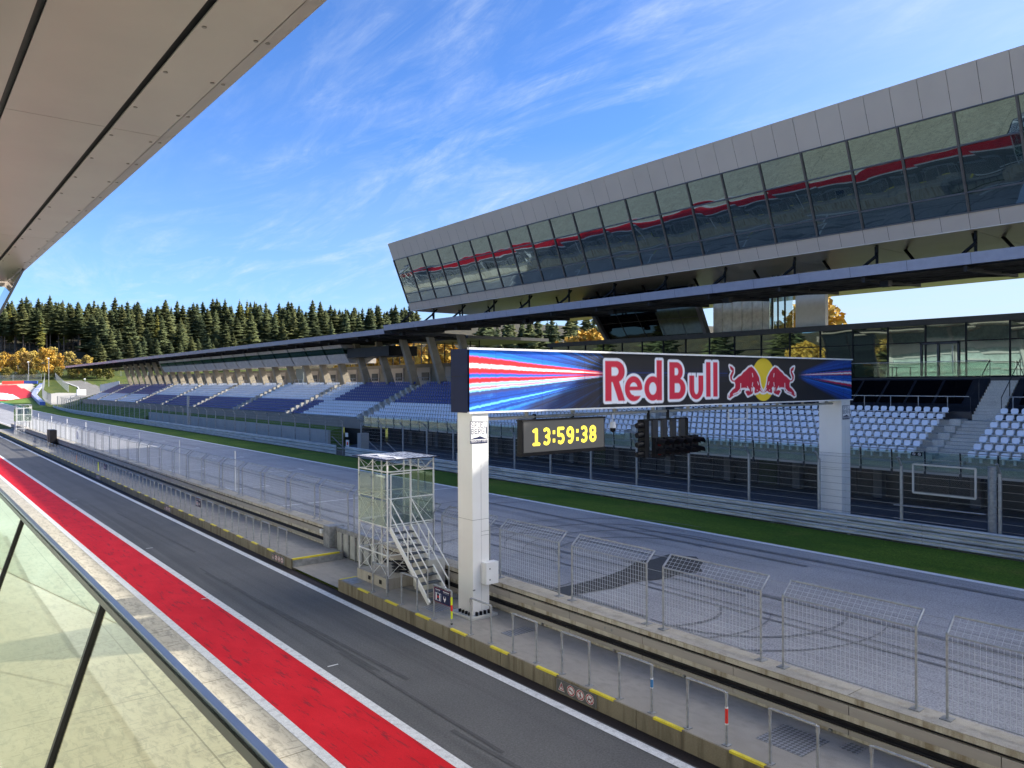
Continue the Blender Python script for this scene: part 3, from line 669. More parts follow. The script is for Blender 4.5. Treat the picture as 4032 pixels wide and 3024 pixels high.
roof_ = MB().box(X0 - .17, X1 + .17, Y0 - .17, Y1 + .2, 4.86, 4.885).build('roof', black, tw)
FONT = {'S': '01110 10001 10000 01110 00001 10001 01110', 'P': '11110 10001 10001 11110 10000 10000 10000', 'I': '111 010 010 010 010 010 111', 'E': '11111 10000 10000 11110 10000 10000 11111',
        'L': '10000 10000 10000 10000 10000 10000 11111', 'B': '11110 10001 10001 11110 10001 10001 11110', 'R': '11110 10001 10001 11110 10100 10010 10001', 'G': '01110 10001 10000 10111 10001 10001 01110',
        'N': '10001 11001 10101 10101 10011 10001 10001', 'O': '01110 10001 10001 10001 10001 10001 01110', 'M': '10001 11011 10101 10101 10001 10001 10001', 'T': '11111 00100 00100 00100 00100 00100 00100', ' ': '00 00 00 00 00 00 00',
        '0': '01110 10001 10001 10001 10001 10001 01110', '1': '00110 01110 00110 00110 00110 00110 11111', '3': '11110 00001 00001 01110 00001 00001 11110', '5': '11111 10000 11110 00001 00001 10001 01110', '9': '01110 10001 10001 01111 00001 00001 01110', '8': '01110 10001 10001 01110 10001 10001 01110', ':': '0 1 1 0 1 1 0'}
def word(img, s, x0, y0, x1, y1, col, th=None):
    """strokes the letters of s into the box, y up; glyph cells stretched to the box"""
    wd = sum(len(FONT[c].split()[0]) + 1.2 for c in s) - 1.2; sx = (x1 - x0) / wd; x = x0; sy = (y1 - y0) / 7
    H, W_ = img.shape[:2]
    for c in s:
        rows = FONT[c].split()
        for r_, row in enumerate(rows):
            for k, b in enumerate(row):
                if b == '1': xa, xb_ = x + k * sx, x + (k + 1) * sx; ya, yb_ = y0 + (6 - r_) * sy, y0 + (7 - r_) * sy; img[max(0, int(round(ya))):int(round(yb_)), max(0, int(round(xa))):max(int(round(xa)) + 1, int(round(xb_)))] = col
        x += (len(rows[0]) + 1.2) * sx
def spiel(W=90, H=120):
    im = np.ones((H, W, 3)) * .82; NV = (.014, .02, .07)
    b = 3; im[:b] = im[-b:] = NV; im[:, :b] = im[:, -b:] = NV
    word(im, 'SPIEL', 5, H * .70, W - 5, H * .95, NV); word(im, 'BERG', 5, H * .42, W - 16, H * .66, NV); im[int(H * .42):int(H * .7), W - 7:] = NV
    for x in range(W):
        t = x / W; hgt = H * .20 + H * .13 * max(0, 1 - abs(t - .55) * 2.6) + H * .05 * max(0, 1 - abs(t - .2) * 5) ; im[:int(hgt), x] = NV
    im[int(H * .155):int(H * .185)] = .82; word(im, 'NOMEN EST OMEN', 5, H * .05, W - 5, H * .13, (.82, .82, .84)); return im
rt = np.ones((150, 190, 3)) * .72; NV = (.014, .02, .07)
im = spiel(96, 130); rt = np.rot90(np.concatenate([im, im[:, ::1]], 1), 1)
paint(rt[::-1], 'lettering', print_m, (X0 - .15, Y0 - .15, 4.888), (X1 - X0 + .3, 0, 0), (0, Y1 - Y0 + .3, 0), roof_)
# stairs: from the cabin floor down toward the camera side
sr = thing('metal_stairs', 'steep white metal stairs with double handrails leading up to the glass cabin', 'stairs', (13.7, 21.2, .4))
SY0, SY1, SZ0, SZ1 = 20.95, Y0, .42, 2.5; SXa, SXb = 13.3, 14.12
def sp_(t, dz=0): return (SY0 + (SY1 - SY0) * t, SZ0 + (SZ1 - SZ0) * t + dz)
for x in (SXa, SXb): y, z = sp_(0); y2, z2 = sp_(1); MB().bar((x, y, z + .02), (x, y2, z2), .05, .16).build('stringer', towerw, sr)
for k in range(10):
    y, z = sp_((k + .6) / 10.4); MB().box(SXa + .03, SXb - .03, y - .12, y + .12, z - .02, z + .02).build('tread', treadm, sr)
for x in (SXa, SXb):
    mb = MB()
    for dz in (.55, 1.02): y, z = sp_(.04, dz); y2, z2 = sp_(1, dz); mb.tube((x, y, z), (x, y2, z2), .024, 6)
    for t_ in (.04, .52, .98): y, z = sp_(t_); mb.tube((x, y, z), (x, y, z + 1.02), .024, 6)
    y, z = sp_(.04, 1.02); mb.tube((x, y, z), (x, y - .0, .45), .024, 6); mb.build('handrail', towerw, sr)
ct = thing('service_cabinet', 'off white service cabinet standing behind the metal stairs', 'cabinet', (14.2, 22.6, .4))
MB().box(13.95, 14.6, 22.0, 23.0, .5, 1.55).build('body', cabinetw, ct); MB().box(13.98, 14.57, 22.03, 22.97, .4, .5).build('plinth', cabinetw, ct); MB().box(13.935, 13.95, 22.1, 22.14, .95, 1.15).build('handle', black, ct)
mb = MB(); random.seed(3)
for k in range(4):
    c = (13.9 + .12 * k, 23.7 + .25 * k); pts = [(c[0] + .28 * math.cos(t / 3), c[1] + .35 * math.sin(t / 3), .8 + .012 * t + .05 * k) for t in range(0, 22)]; mb.path(pts, .028, 6)
tag(mb.build('cable_coil', black, loc=(14.1, 24, .8)), 'coils of thick black cable lying inside the tower base', 'cable')
tag(MB().path([(13.0, 23.1, .41), (13.0, 23.1, .85), (13.02, 23.2, .93), (13.06, 23.35, .9)], .045, 8).build('vent_pipe', steelw, loc=(13, 23.1, .4)), 'short bent galvanised pipe in front of the ballast block', 'pipe')

# ------------------------------------------------------------------ gantry
ga = thing('track_gantry', 'white gantry with wide logo board spanning the race track', 'gantry', (25, 19.3, .4))
for (x0, x1, ya, yb) in ((13.58, 14.19, 18.95, 19.72), (35.2, 36.0, 18.95, 20.1)):
    c = MB().box(x0, x1, ya, yb, .4, 6.6); c.box(x0 - .004, x1 + .004, ya - .004, yb + .004, 3.35, 3.36, 1); c.box(x0 + .32, x0 + .325, ya - .003, ya, .5, 6.5, 1)
    if x0 < 20: c.box(x0 + .32, x1 + .002, ya - .005, ya - .001, 2.86, 2.87, 1); c.box(x0 + .32, x1 + .002, ya - .005, ya - .001, 2.98, 2.99, 1)
    c.build('column', [simple('column_white_metal', (.80, .80, .79), .35, 0, var=.04, vs=.8) if 'column_white_metal' not in MATS else MATS['column_white_metal'], steelw], ga)
MB().box(13.40, 14.36, 18.74, 19.90, .402, .47).build('base_plate', cabinetw, ga)
mb = MB()
for k in range(4): mb.box(13.66 + k * .15, 13.71 + k * .15, 18.86, 18.94, .47, .58); mb.box(13.5, 13.57, 19.05 + k * .17, 19.10 + k * .17, .47, .56)
mb.build('anchor_bolt', black, ga)
MB().box(13.575, 13.66, 18.942, 18.949, 1.22, 1.26).build('bracket', steelw, ga)
BX0, BX1, BZ0, BZ1 = 13.5, 36.17, 6.62, 8.53
MB().box(BX0, BX1, 18.98, 19.9, BZ0 + .02, BZ1 - .02).build('board_box', black, ga)
MB().box(BX0 - .06, BX1, 18.88, 19.0, BZ1 - .02, BZ1 + .04).box(BX0 - .06, BX1, 18.88, 19.0, BZ0 - .04, BZ0 + .01).box(BX0 - .0, BX1, 18.96, 19.92, BZ1 - .02, BZ1 + .012).build('trim', white, ga)
mb = MB()
for z0, z1 in ((6.6, 7.70), (7.72, 8.54)): mb.box(BX0 - .03, BX0 - .005, 19.02, 19.92, z0, z1)
mb.build('end_panel', navy, ga)
# board artwork
def letters():
    cw = .03; nX_, nZ_ = int((BX1 - BX0) / cw), int((BZ1 - BZ0) / cw); X = BX0 + (np.arange(nX_ * 2) + .5) * cw / 2; Z = BZ0 + (np.arange(nZ_ * 2) + .5) * cw / 2; X, Z = np.meshgrid(X, Z); V = (Z - BZ0) / (BZ1 - BZ0)
    H = BZ1 - BZ0
    def ln(x0, v0, x1, v1):  # distance to a segment in metres
        z0, z1 = BZ0 + v0 * H, BZ0 + v1 * H; dx, dz = x1 - x0, z1 - z0; t = np.clip(((X - x0) * dx + (Z - z0) * dz) / (dx * dx + dz * dz + 1e-12), 0, 1); return np.hypot(X - x0 - t * dx, Z - z0 - t * dz)
    def bx(x0, x1, v0, v1):
        z0, z1 = BZ0 + v0 * H, BZ0 + v1 * H; qx = np.abs(X - (x0 + x1) / 2) - (x1 - x0) / 2; qz = np.abs(Z - (z0 + z1) / 2) - (z1 - z0) / 2
        return np.hypot(np.maximum(qx, 0), np.maximum(qz, 0)) + np.minimum(np.maximum(qx, qz), 0)
    def el(cx, cv, rx, rv):
        cz = BZ0 + cv * H; rz = rv * H; k = np.hypot((X - cx) / rx, (Z - cz) / rz); return (k - 1) * min(rx, rz)
    U, I, S = np.minimum, np.maximum, lambda a, b: np.maximum(a, -b)
    # R: stem, bowl, leg
    bowl = U(bx(19.28, 19.85, .46, .845), I(el(19.85, .653, .42, .193), bx(19.8, 21, 0, 1)))
    hole = U(bx(19.60, 19.78, .575, .73), I(el(19.78, .653, .17, .078), bx(19.75, 21, 0, 1)))
    Rr = U(U(S(bowl, hole), bx(19.28, 19.60, .115, .845)), I(bx(19.6, 20.3, .115, .5), ln(19.80, .48, 20.16, .06) - .155))
    e = S(S(el(20.73, .335, .46, .235), el(20.73, .335, .21, .118)), S(bx(20.74, 21.3, .2, .32), bx(0, 1, 0, 1)))
    e = U(e, bx(20.42, 21.14, .305, .375)); e = S(e, I(bx(20.80, 21.4, .235, .305), bx(0, 99, 0, 1)))
    d = U(S(el(21.76, .335, .46, .235), el(21.76, .335, .20, .118)), bx(21.97, 22.27, .105, .875))
    B = S(U(U(bx(22.69, 23.15, .12, .845), I(el(23.12, .665, .36, .18), bx(23.1, 24, 0, 1))), U(bx(22.69, 23.2, .12, .52), I(el(23.2, .325, .44, .205), bx(23.1, 24, 0, 1)))),
          U(U(bx(23.0, 23.12, .59, .73), I(el(23.12, .66, .09, .07), bx(23.1, 24, 0, 1))), U(bx(23.0, 23.2, .25, .43), I(el(23.2, .34, .13, .09), bx(23.15, 24, 0, 1)))))
    u = U(S(U(bx(23.86, 24.72, .33, .585), I(el(24.29, .33, .43, .225), bx(23, 25, 0, .34))), U(bx(24.16, 24.42, .30, .7), I(el(24.29, .31, .13, .10), bx(23, 25, 0, .32)))), bx(24.42, 24.72, .33, .585))
    l1 = bx(24.90, 25.18, .15, .86); l2 = bx(25.35, 25.63, .15, .86)
    txt = U(U(U(Rr, e), U(d, B)), U(u, U(l1, l2)))
    red_w = U(U(Rr, U(e, d)), bx(19.3, 20.1, .12, .6)) - .10; bull_w = U(U(B, u), U(l1, l2)) - .10
    holesfill = U(U(bx(19.55, 20.1, .12, .8), el(20.73, .335, .4, .2)), U(el(21.76, .335, .4, .2), U(bx(22.9, 23.3, .15, .8), U(el(24.29, .35, .3, .2), bx(24.7, 25.6, .15, .83)))))
    holesfill = U(holesfill, bx(21.1, 21.4, .16, .30)); holesfill = U(holesfill, bx(20.0, 20.4, .14, .26)); white_ = U(U(red_w, bull_w), holesfill)
    # bulls traced in picture fractions of the board window 2850..3160 px
    def PX(x): a = (2850 + x * 310 / 1270 - 2016) / 3040; return 18.9 * (math.sin(A) + a * math.cos(A)) / (math.cos(A) - a * math.sin(A))
    def P(lst): return [(PX(x), 1 - (y - (36 + x * .0125)) / (738 - x * .0425)) for x, y in lst]
    bull = P([(112, 190), (150, 205), (182, 235), (183, 290), (165, 330), (150, 365), (155, 405), (185, 420), (215, 395), (260, 355), (300, 335), (335, 290), (370, 265), (420, 215), (465, 198), (500, 225), (550, 290), (590, 370), (600, 450), (615, 520),
              (650, 585), (655, 605), (625, 598), (600, 575), (570, 600), (520, 615), (510, 590), (520, 535), (495, 510), (475, 540), (490, 590), (480, 620), (440, 640), (405, 655), (385, 625), (365, 590), (385, 575), (420, 570), (440, 590), (430, 545), (400, 535),
              (350, 530), (300, 535), (285, 590), (235, 625), (190, 640), (150, 665), (120, 690), (90, 680), (95, 640), (125, 600), (160, 560), (200, 530), (205, 480), (195, 440), (150, 430), (125, 395), (120, 345), (140, 300), (160, 268), (130, 250)])
    def polyd(Pl):
        d = np.full(X.shape, 9.); ins = np.zeros(X.shape, bool); n = len(Pl)
        for i in range(n):
            (xa, va), (xb_, vb) = Pl[i - 1], Pl[i]; d = U(d, ln(xa, va, xb_, vb)); ya, yb_ = va, vb
            ins ^= ((va > V) != (vb > V)) & (X < (xb_ - xa) * (V - va) / (vb - va + 1e-12) + xa)
        return np.where(ins, -d, d)
    CX = 28.80; bl = polyd(bull); br = polyd([(2 * CX - .02 - x, v) for x, v in bull]); sunc = el(CX, .50, .86, .47)
    cuts = 9.
    for (a, b, c_, d_) in [(480, 305, 488, 355), (292, 465, 290, 530), (170, 630, 270, 590), (400, 510, 415, 550), (465, 530, 470, 580), (610, 540, 640, 590), (565, 435, 580, 480), (556, 565, 560, 570), (485, 450, 478, 500), (290, 545, 240, 600), (110, 620, 105, 660)]:
        (xa, va), (xb_, vb) = P([(a, b), (c_, d_)]); dd = U(ln(xa, va, xb_, vb), ln(2 * CX - .02 - xa, va, 2 * CX - .02 - xb_, vb)); cuts = U(cuts, dd - .022)
    # streaks that run together at a vanishing point
    rs = np.random.default_rng(5)
    def sn(a, sc, seed, oct=4):
        out = 0; amp = 1.; tot = 0
        for k in range(oct):
            r = np.random.default_rng(seed + k * 17).random(4096); q = a * sc * 2 ** k + 1000; i = np.floor(q).astype(int); f = q - i; f = f * f * (3 - 2 * f); out = out + amp * (r[i % 4096] * (1 - f) + r[(i + 1) % 4096] * f); tot += amp; amp *= .6
        return out / tot
    def streak(xv, vv, sgn, tilt):
        dist = np.maximum((xv - X) * sgn, .05); ang = (V - vv) / (.10 + dist / 6.2) ; wob = (sn(X * .5, 1., 3) - .5) * .03 + (sn(X * 9, 1., 8, 3) - .5) * .022
        return ang + wob * np.clip(dist / 4, 0, 1), dist
    C = np.zeros(X.shape + (3,)); C[:] = (.022, .022, .026)
    def blend(mask, col): C[:] = C * (1 - mask[..., None]) + np.array(col) * mask[..., None]
    sm = lambda x, a, b: np.clip((x - a) / (b - a), 0, 1)
    a, dist = streak(19.6, .60, 1, 0); fade = sm(dist, -.1, 2.6) * (X < 19.2); hue = sn(a, 16, 40) ; hue2 = sn(a, 50, 60) + (sn(X * 3, 1, 71, 3) - .5) * .3
    env = fade * sm(a, -.62, -.42 + .0) ; env = sm(dist + (hue - .5) * 3 + (hue2 - .5) * 1.2, .8, 3.0) * (X < 19.2)
    blend(env, (.015, .10, .55)); blend(env * sm(hue, .5, .7) * .8, (.01, .24, .85)); blend(env * sm(hue2, .66, .8) * (a < -.05) * .6, (.08, .36, .9)); blend(env * sm(1 - hue, .58, .72) * .7, (.008, .02, .12))
    def bandf(lo, hi, soft=.012): return sm(a, lo - soft, lo + soft) * (1 - sm(a, hi - soft, hi + soft))
    f2 = sm(dist, .2, .8) * (X < 19.2)
    blend(f2 * bandf(.005, .26), (.9, .02, .03)); blend(f2 * bandf(.09, .15), (.95, .94, .95)); blend(f2 * bandf(-.16, -.065), (.9, .02, .03)); blend(f2 * bandf(-.27, -.145), (.25, .70, .95)); blend(f2 * bandf(-.24, -.20, .02) * sm(hue2, .4, .6), (.9, .1, .12)); blend(f2 * bandf(-.33, -.275) * .8, (.05, .04, .09))
    blend(f2 * bandf(-.52, -.49, .008) * sm(dist, 2, 3), (.16, .62, 1.)); blend(sm(-a, .50 + dist * .03, .62 + dist * .03) * f2 * .85 * (1 - sm(dist, 3.5, 5.)), (.02, .02, .03))
    midx = ((X > 19) & (X < 26.3)) * sm(hue, .45, .7) * np.exp(-((V - .60) / .09) ** 2) * .5; blend(midx, (.02, .06, .3))
    a, dist = streak(31.6, .60, -1, 0); fade = sm(dist, 0, .6) * (X > 31.5); hue = sn(a, 18, 80); hue2 = sn(a, 55, 90); env = fade * (1 - sm(np.abs(a + .1) + (hue - .5) * .3, .62, .85)); cur = a + dist * .05 * 0
    blend(env, (.010, .05, .28)); blend(env * sm(hue, .45, .7), (.012, .11, .55)); blend(env * sm(hue2, .62, .8) * .6, (.10, .40, .9)); blend(env * sm(1 - hue, .6, .75), (.01, .015, .05))
    blend(fade * bandf(.01, .13), (.48, .008, .03)); blend(fade * bandf(.045, .095), (.85, .85, .88)); blend(fade * bandf(-.34, -.26) * sm(dist, 1., 2.5), (.45, .01, .04)); blend(fade * bandf(-.27, -.20) * sm(dist, 1.6, 3.), (.6, .7, .9)); blend(fade * bandf(-.42, -.35) * .9, (.01, .01, .02))
    hardm = lambda d: np.clip(.5 - d / .015, 0, 1)
    blend(hardm(sunc), (.82, .60, .04)); blend(hardm(U(bl, br) - .075), (.85, .85, .87)); blend(hardm(U(bl, br)), (.52, .02, .05)); blend(hardm(cuts) * hardm(U(bl, br) - .02), (.85, .85, .87))
    blend(hardm(white_), (.83, .85, .92)); blend(hardm(txt), (.66, .035, .07))
    for xs_ in np.arange(14.5, 36, 1.9): blend(((np.abs(X - xs_) < .012)).astype(float) * .5, (.02, .02, .03))
    return C.reshape(nZ_, 2, nX_, 2, 3).mean((1, 3))
art = letters(); ns = int((19.0 - BX0) / .03); tot = art.shape[1]; xsplit = BX0 + (BX1 - BX0) * ns / tot
paint(art[:, :ns], 'led_screen', led_m, (BX0, 18.965, BZ0), (xsplit - BX0, 0, 0), (0, 0, BZ1 - BZ0), ga)
paint(art[:, ns:], 'printed_board', print_m, (xsplit, 18.965, BZ0), (BX1 - xsplit, 0, 0), (0, 0, BZ1 - BZ0), ga)
mb = MB(); mb.tube((14.2, 19.3, 6.38), (35.0, 19.3, 6.44), .055, 10)
for x in np.arange(16, 35, 2.05): mb.tube((x, 19.3, 6.42), (x, 19.3, 6.62), .07, 8)
mb.build('support_pipe', simple('pipe_grey', (.42, .42, .41), .45), ga)
for x, lb in ((13.50, 'navy and white town plate on the near gantry column'), (35.28, 'small town plate on the far gantry column behind the debris fence')):
    t = thing('town_plate', lb, 'sign', (x + .32, 18.93, 6)); MB().box(x, x + .645, 18.936, 18.946, 5.67, 6.345).build('plate', navy, t); paint(spiel(), 'plate_print', print_m, (x, 18.9355, 5.67), (.645, 0, 0), (0, 0, .675), t)
t = thing('junction_box', 'white two latch electrical box on the side of the near gantry column', 'electrical box', (14.06, 18.8, 1.7))
MB().box(13.90, 14.36, 18.70, 18.945, 1.40, 2.06).build('case', white, t); jd = MB().box(13.885, 13.90, 18.74, 18.94, 1.42, 2.04).build('door', white, t)
mb = MB(); mb.box(14.02, 14.05, 18.69, 18.70, 1.52, 1.56); mb.box(14.02, 14.05, 18.69, 18.70, 1.85, 1.89); mb.build('latch', black, jd)
# clock
t = thing('digital_clock', 'black digital clock with yellow time hanging under the gantry board', 'clock', (17.4, 19, 6.3))
MB().box(15.5, 19.2, 18.92, 19.17, 5.22, 6.30).build('case', black, t); MB().box(15.47, 19.22, 18.88, 19.18, 5.16, 5.27).build('bottom_lip', black, t); MB().box(15.47, 19.22, 18.88, 19.18, 6.27, 6.32).build('top_lip', black, t)
W_, H_ = 236, 66; im = np.ones((H_, W_, 3)) * .05
def digit(x, c, w_=22, y0=13, y1=51, Y=(1., .80, .08)):
    ty = 7.2
    def dd(*s): [seg(im, *q_, ty, Y) for q_ in s]
    a, b = x + 3.5, x + w_ - 3.5; t_, m_, bt = y1 - 3.5, (y0 + y1) / 2, y0 + 3.5; r_ = 4
    cv = lambda pts: dd(*[(*p, *q_) for p, q_ in zip(pts, pts[1:])])
    arc = lambda cx, cy, rx, ry, a0, a1: cv([(cx + rx * math.cos(R(a0 + (a1 - a0) * k / 14)), cy + ry * math.sin(R(a0 + (a1 - a0) * k / 14))) for k in range(15)])
    cx = (a + b) / 2; rx = (b - a) / 2; ry = (t_ - bt) / 4
    if c == '1': dd((cx, t_, cx, bt), (a, bt, b, bt), (cx, t_, a, t_ - 3))
    if c == '3': arc(cx, t_ - ry, rx, ry, 130, -90); arc(cx, bt + ry, rx, ry, 90, -130)
    if c == '5': dd((b, t_, a + 1, t_), (a + 1, t_, a + 1, m_ + 1)); arc(cx, bt + ry + 1, rx, ry + 1, 120, -130)
    if c == '9': arc(cx, t_ - ry - 1, rx, ry + 1, 0, 360); arc(cx, (t_ + bt) / 2, rx, 2 * ry, 0, -115)
    if c == '8': arc(cx, t_ - ry, rx - .6, ry, 0, 360); arc(cx, bt + ry, rx, ry, 0, 360)
x = 24
for c in '13:59:38':
    if c == ':': im[18:26, x + 1:x + 8] = (1., .80, .08); im[36:44, x + 1:x + 8] = (1., .80, .08); x += 13
    else: digit(x, c); x += 28
paint(im, 'clock_display', clock_m, (15.56, 18.915, 5.27), (3.6, 0, 0), (0, 0, 1.0), t)
mb = MB(); [mb.box(x_, x_ + .07, 19.25, 19.35, 6.3, 6.48) for x_ in (16.3, 18.0)]; mb.build('hanger', black, t)
t = thing('dome_camera', 'white dome surveillance camera hanging between clock and lights', 'camera', (19.95, 19.3, 6.4))
MB().tube((19.95, 19.25, 6.05), (19.95, 19.25, 6.4), .02, 6).build('stem', white, t); MB().tube((19.95, 19.25, 5.88), (19.95, 19.25, 6.10), .12, 12, r2=.10).build('housing', white, t)
mb = MB(); mb.tube((19.95, 19.25, 5.88), (19.95, 19.25, 5.78), .105, 12, r2=.09); mb.tube((19.95, 19.25, 5.78), (19.95, 19.25, 5.72), .09, 12, r2=.04); mb.build('dome', black, t)
# start lights
t = thing('start_lights', 'black cluster of hooded start lights hanging under the logo board', 'traffic lights', (22.7, 18.9, 6.2))
for k in range(5):
    x = 21.7 + k * .52; MB().box(x, x + .40, 18.78, 18.98, 4.72 + .02 * k, 5.46).build('lamp_housing', black, t); lh = COL.objects[-1]
    for z in (4.92, 5.26):
        mb = MB(); n = 8; P0 = [(x + .2 + .15 * math.cos(R(-20 + 220 * i / n)), z + .02 + .15 * math.sin(R(-20 + 220 * i / n))) for i in range(n + 1)]
        for (xa, za), (xb_, zb) in zip(P0, P0[1:]): mb.add([(xa, 18.78, za), (xb_, 18.78, zb), (xb_ + .05, 18.45, zb - .04), (xa + .05, 18.45, za - .04)], [(0, 1, 2, 3)])
        mb.build('hood', black, lh); MB().tube((x + .2, 18.779, z), (x + .2, 18.75, z), .11, 12).build('lens', redlens, lh)
for k in range(4): x = 21.72 + k * .52; MB().box(x, x + .28, 18.92, 19.02, 5.46, 6.10).build('back_box', charcoal, t)
MB().box(21.2, 21.42, 18.85, 19.2, 4.75, 6.12).box(21.15, 23.8, 19.03, 19.12, 6.08, 6.14).box(21.42, 21.52, 18.95, 19.05, 4.75, 6.1).box(23.72, 23.78, 18.95, 19.05, 5.4, 6.12).build('mount_frame', black, t)
for z in (4.9, 5.25, 5.6, 5.95): mb = MB(); mb.tube((21.2, 19.0, z), (20.93, 19.0, z - .03), .13, 10, r2=.10); mb.build('hood', black, t)
mb = MB(); [mb.box(x_, x_ + .06, 19.2, 19.3, 6.1, 6.45) for x_ in (21.8, 22.9)]; mb.build('hanger', black, t)
t = MB(); t.box(26.8, 26.84, 19.28, 19.32, 5.95, 6.42); t.box(28.1, 28.14, 19.28, 19.32, 5.95, 6.42); t.box(26.8, 28.14, 19.28, 19.32, 5.92, 5.96)
tag(t.build('empty_bracket', white, loc=(27.5, 19.3, 6.4)), 'empty white rectangular bracket hanging from the gantry pipe', 'bracket')
# ------------------------------------------------------------------ grandstand
AIS = [17.1 + 21.3 * k for k in range(0, 11)]; YE = 246.; ROWX = lambda i: 42.0 + .72 * i; ROWZ = lambda i: 3.2 + .345 * i
gs = thing('grandstand', 'long concrete grandstand with stepped rows under the dark canopy roofs', 'grandstand', (46, 100, .4))
def steps(n, y0, y1):
    prof = [(41.35, 2.95), (41.35, ROWZ(0) + .0)]
    for i in range(n): prof += [(ROWX(i) - .05, ROWZ(i)), (ROWX(i) + .67, ROWZ(i))] + ([(ROWX(i) + .67, ROWZ(i + 1))] if i < n - 1 else [])
    prof += [(ROWX(n - 1) + .67, 2.95)]; out = []
    for p in prof:
        if not out or (abs(p[0] - out[-1][0]) > 1e-4 or abs(p[1] - out[-1][1]) > 1e-4): out.append(p)
    return MB().prismY(out, y0, y1)
steps(7, -6, 58.6).build('terrace_steps', stepc, gs); steps(12, 58.6, YE).build('terrace_steps', stepc, gs)
for a in AIS[1:]:
    mb = MB()
    for i in range(12 if a > 58 else 7):
        if a < YE: mb.box(ROWX(i) - .35, ROWX(i) - .06, a - .6, a + .6, ROWZ(i) - .3, ROWZ(i) - .17)
        if a < YE and i: mb.box(ROWX(i) - .52, ROWX(i) - .06, a + .62, a + 1.05, ROWZ(i) - .34, ROWZ(i) + .30); mb.box(ROWX(i) - .52, ROWX(i) - .06, a - 1.05, a - .62, ROWZ(i) - .34, ROWZ(i) + .30)
    if a < YE: mb.build('aisle_stairs', stepc, gs)
mb = MB()
for i in range(7): mb.box(ROWX(i) - .35, ROWX(i) - .06, 16.35, 17.85, ROWZ(i) - .345, ROWZ(i) - .17); mb.box(ROWX(i) - .35, ROWX(i) + .66, 17.88, 18.45, ROWZ(i) - .3, ROWZ(i) + .08)
mb.build('stair_flight', stepc, gs)
MB().box(41.30, 42.2, -6, 79, 2.72, 2.95).build('slab_edge', wallc, gs)
mb = MB(); y = 79.
while y < YE: mb.box(41.30, 41.36, y + .01, min(y + 3, YE) - .01, 2.35, 3.55); y += 3
mb.build('front_cladding', frontmetal, gs)
tag(MB().box(39.5, 39.8, 84, 166, .3, 2.05).build('retaining_wall', wallc, loc=(39.6, 120, .3)), 'pale concrete retaining wall below the far grandstand front', 'wall')
mb = MB().prismY([(39.8, .3), (39.8, 1.98), (41.28, 2.36), (41.28, .3)], 84, 166).prismY([(37.6, .3), (41.28, 2.36), (41.28, .3)], 166.02, 252)
struct('grass_bank', mb, grass_m)
mb = MB(); P_ = [(37.9, 262), (40.8, 246.2), (52, 246.2), (60, 250), (60, 275), (48, 285)]
mb.add([(38, 246.2, .3), (58, 246.2, .3), (58, 290, .3), (40, 290, .3), (41.5, 246.2, 3.), (50.5, 246.2, 7.6), (58, 246.2, 8.2), (56, 276, 6.5), (46, 282, 2.)], [(0, 4, 8, 3), (4, 5, 7, 8), (5, 6, 7), (0, 1, 6, 5), (0, 5, 4), (3, 8, 7, 2), (2, 7, 6, 1)])
struct('grass_mound', mb, field_m)
t = thing('white_hoarding', 'white board hoarding on the mound at the far end of the grandstand', 'hoarding', (51, 262, 7))
mb = MB(); [mb.box(50.9 + k * .0, 51.0, 247 + k * 2.5, 249.4 + k * 2.5, 6.8 - .14 * k, 8.6 - .10 * k) for k in range(11)]; mb.build('board', white, t)
MB().box(42, 42.6, 84.2, 84.4, .4, 2.4).build('x', stepc, gs).name = 'corner_wall'
# upper concourse of the far part
MB().box(50.0, 61, 58.6, YE, 7.0, 7.18).build('concourse_floor', stepc, gs)
mb = MB(); mb.box(57.5, 57.8, 60, YE, 7.18, 10.2)
for k in range(26):
    y = 61 + 7.2 * k
    if y + 4 < YE: mb.box(57.3, 57.5, y, y + 3.4, 7.18, 9.7, 1); mb.box(57.2, 57.3, y + .3, y + 2.0, 7.9, 9.0, 2)
mb.build('back_wall', [pillar_m, beige, garage_m], gs)
for k in range(27):
    y = 70.3 + 6.2 * k
    if y > 240: break
    mb = MB(); mb.add([(50.35, y, 7.1), (51.45, y, 7.1), (51.45, y + .55, 7.1), (50.35, y + .55, 7.1), (48.6, y, 12.9), (49.4, y, 12.9), (49.4, y + .55, 12.9), (48.6, y + .55, 12.9)], [(0, 3, 2, 1), (4, 5, 6, 7), (0, 1, 5, 4), (1, 2, 6, 5), (2, 3, 7, 6), (3, 0, 4, 7)])
    mb.build('pillar', pillar_m, gs)
for k in range(3): MB().box(50.32 - .55 - .12 * k * 0, 50.34 - .5, 82.9 + 6.2 * k, 83.2 + 6.2 * k, 9.0, 9.5).build('row_sign', navy, gs)
mb = MB()
for y0 in np.arange(60, 240, 6.2):
    mb.tube((50.15, y0, 8.2), (50.15, y0 + 3, 8.2), .03, 4)
    for d in (0, 1.5, 3): mb.tube((50.15, y0 + d, 7.1), (50.15, y0 + d, 8.2), .03, 4)
mb.build('concourse_railing', steelw, gs)
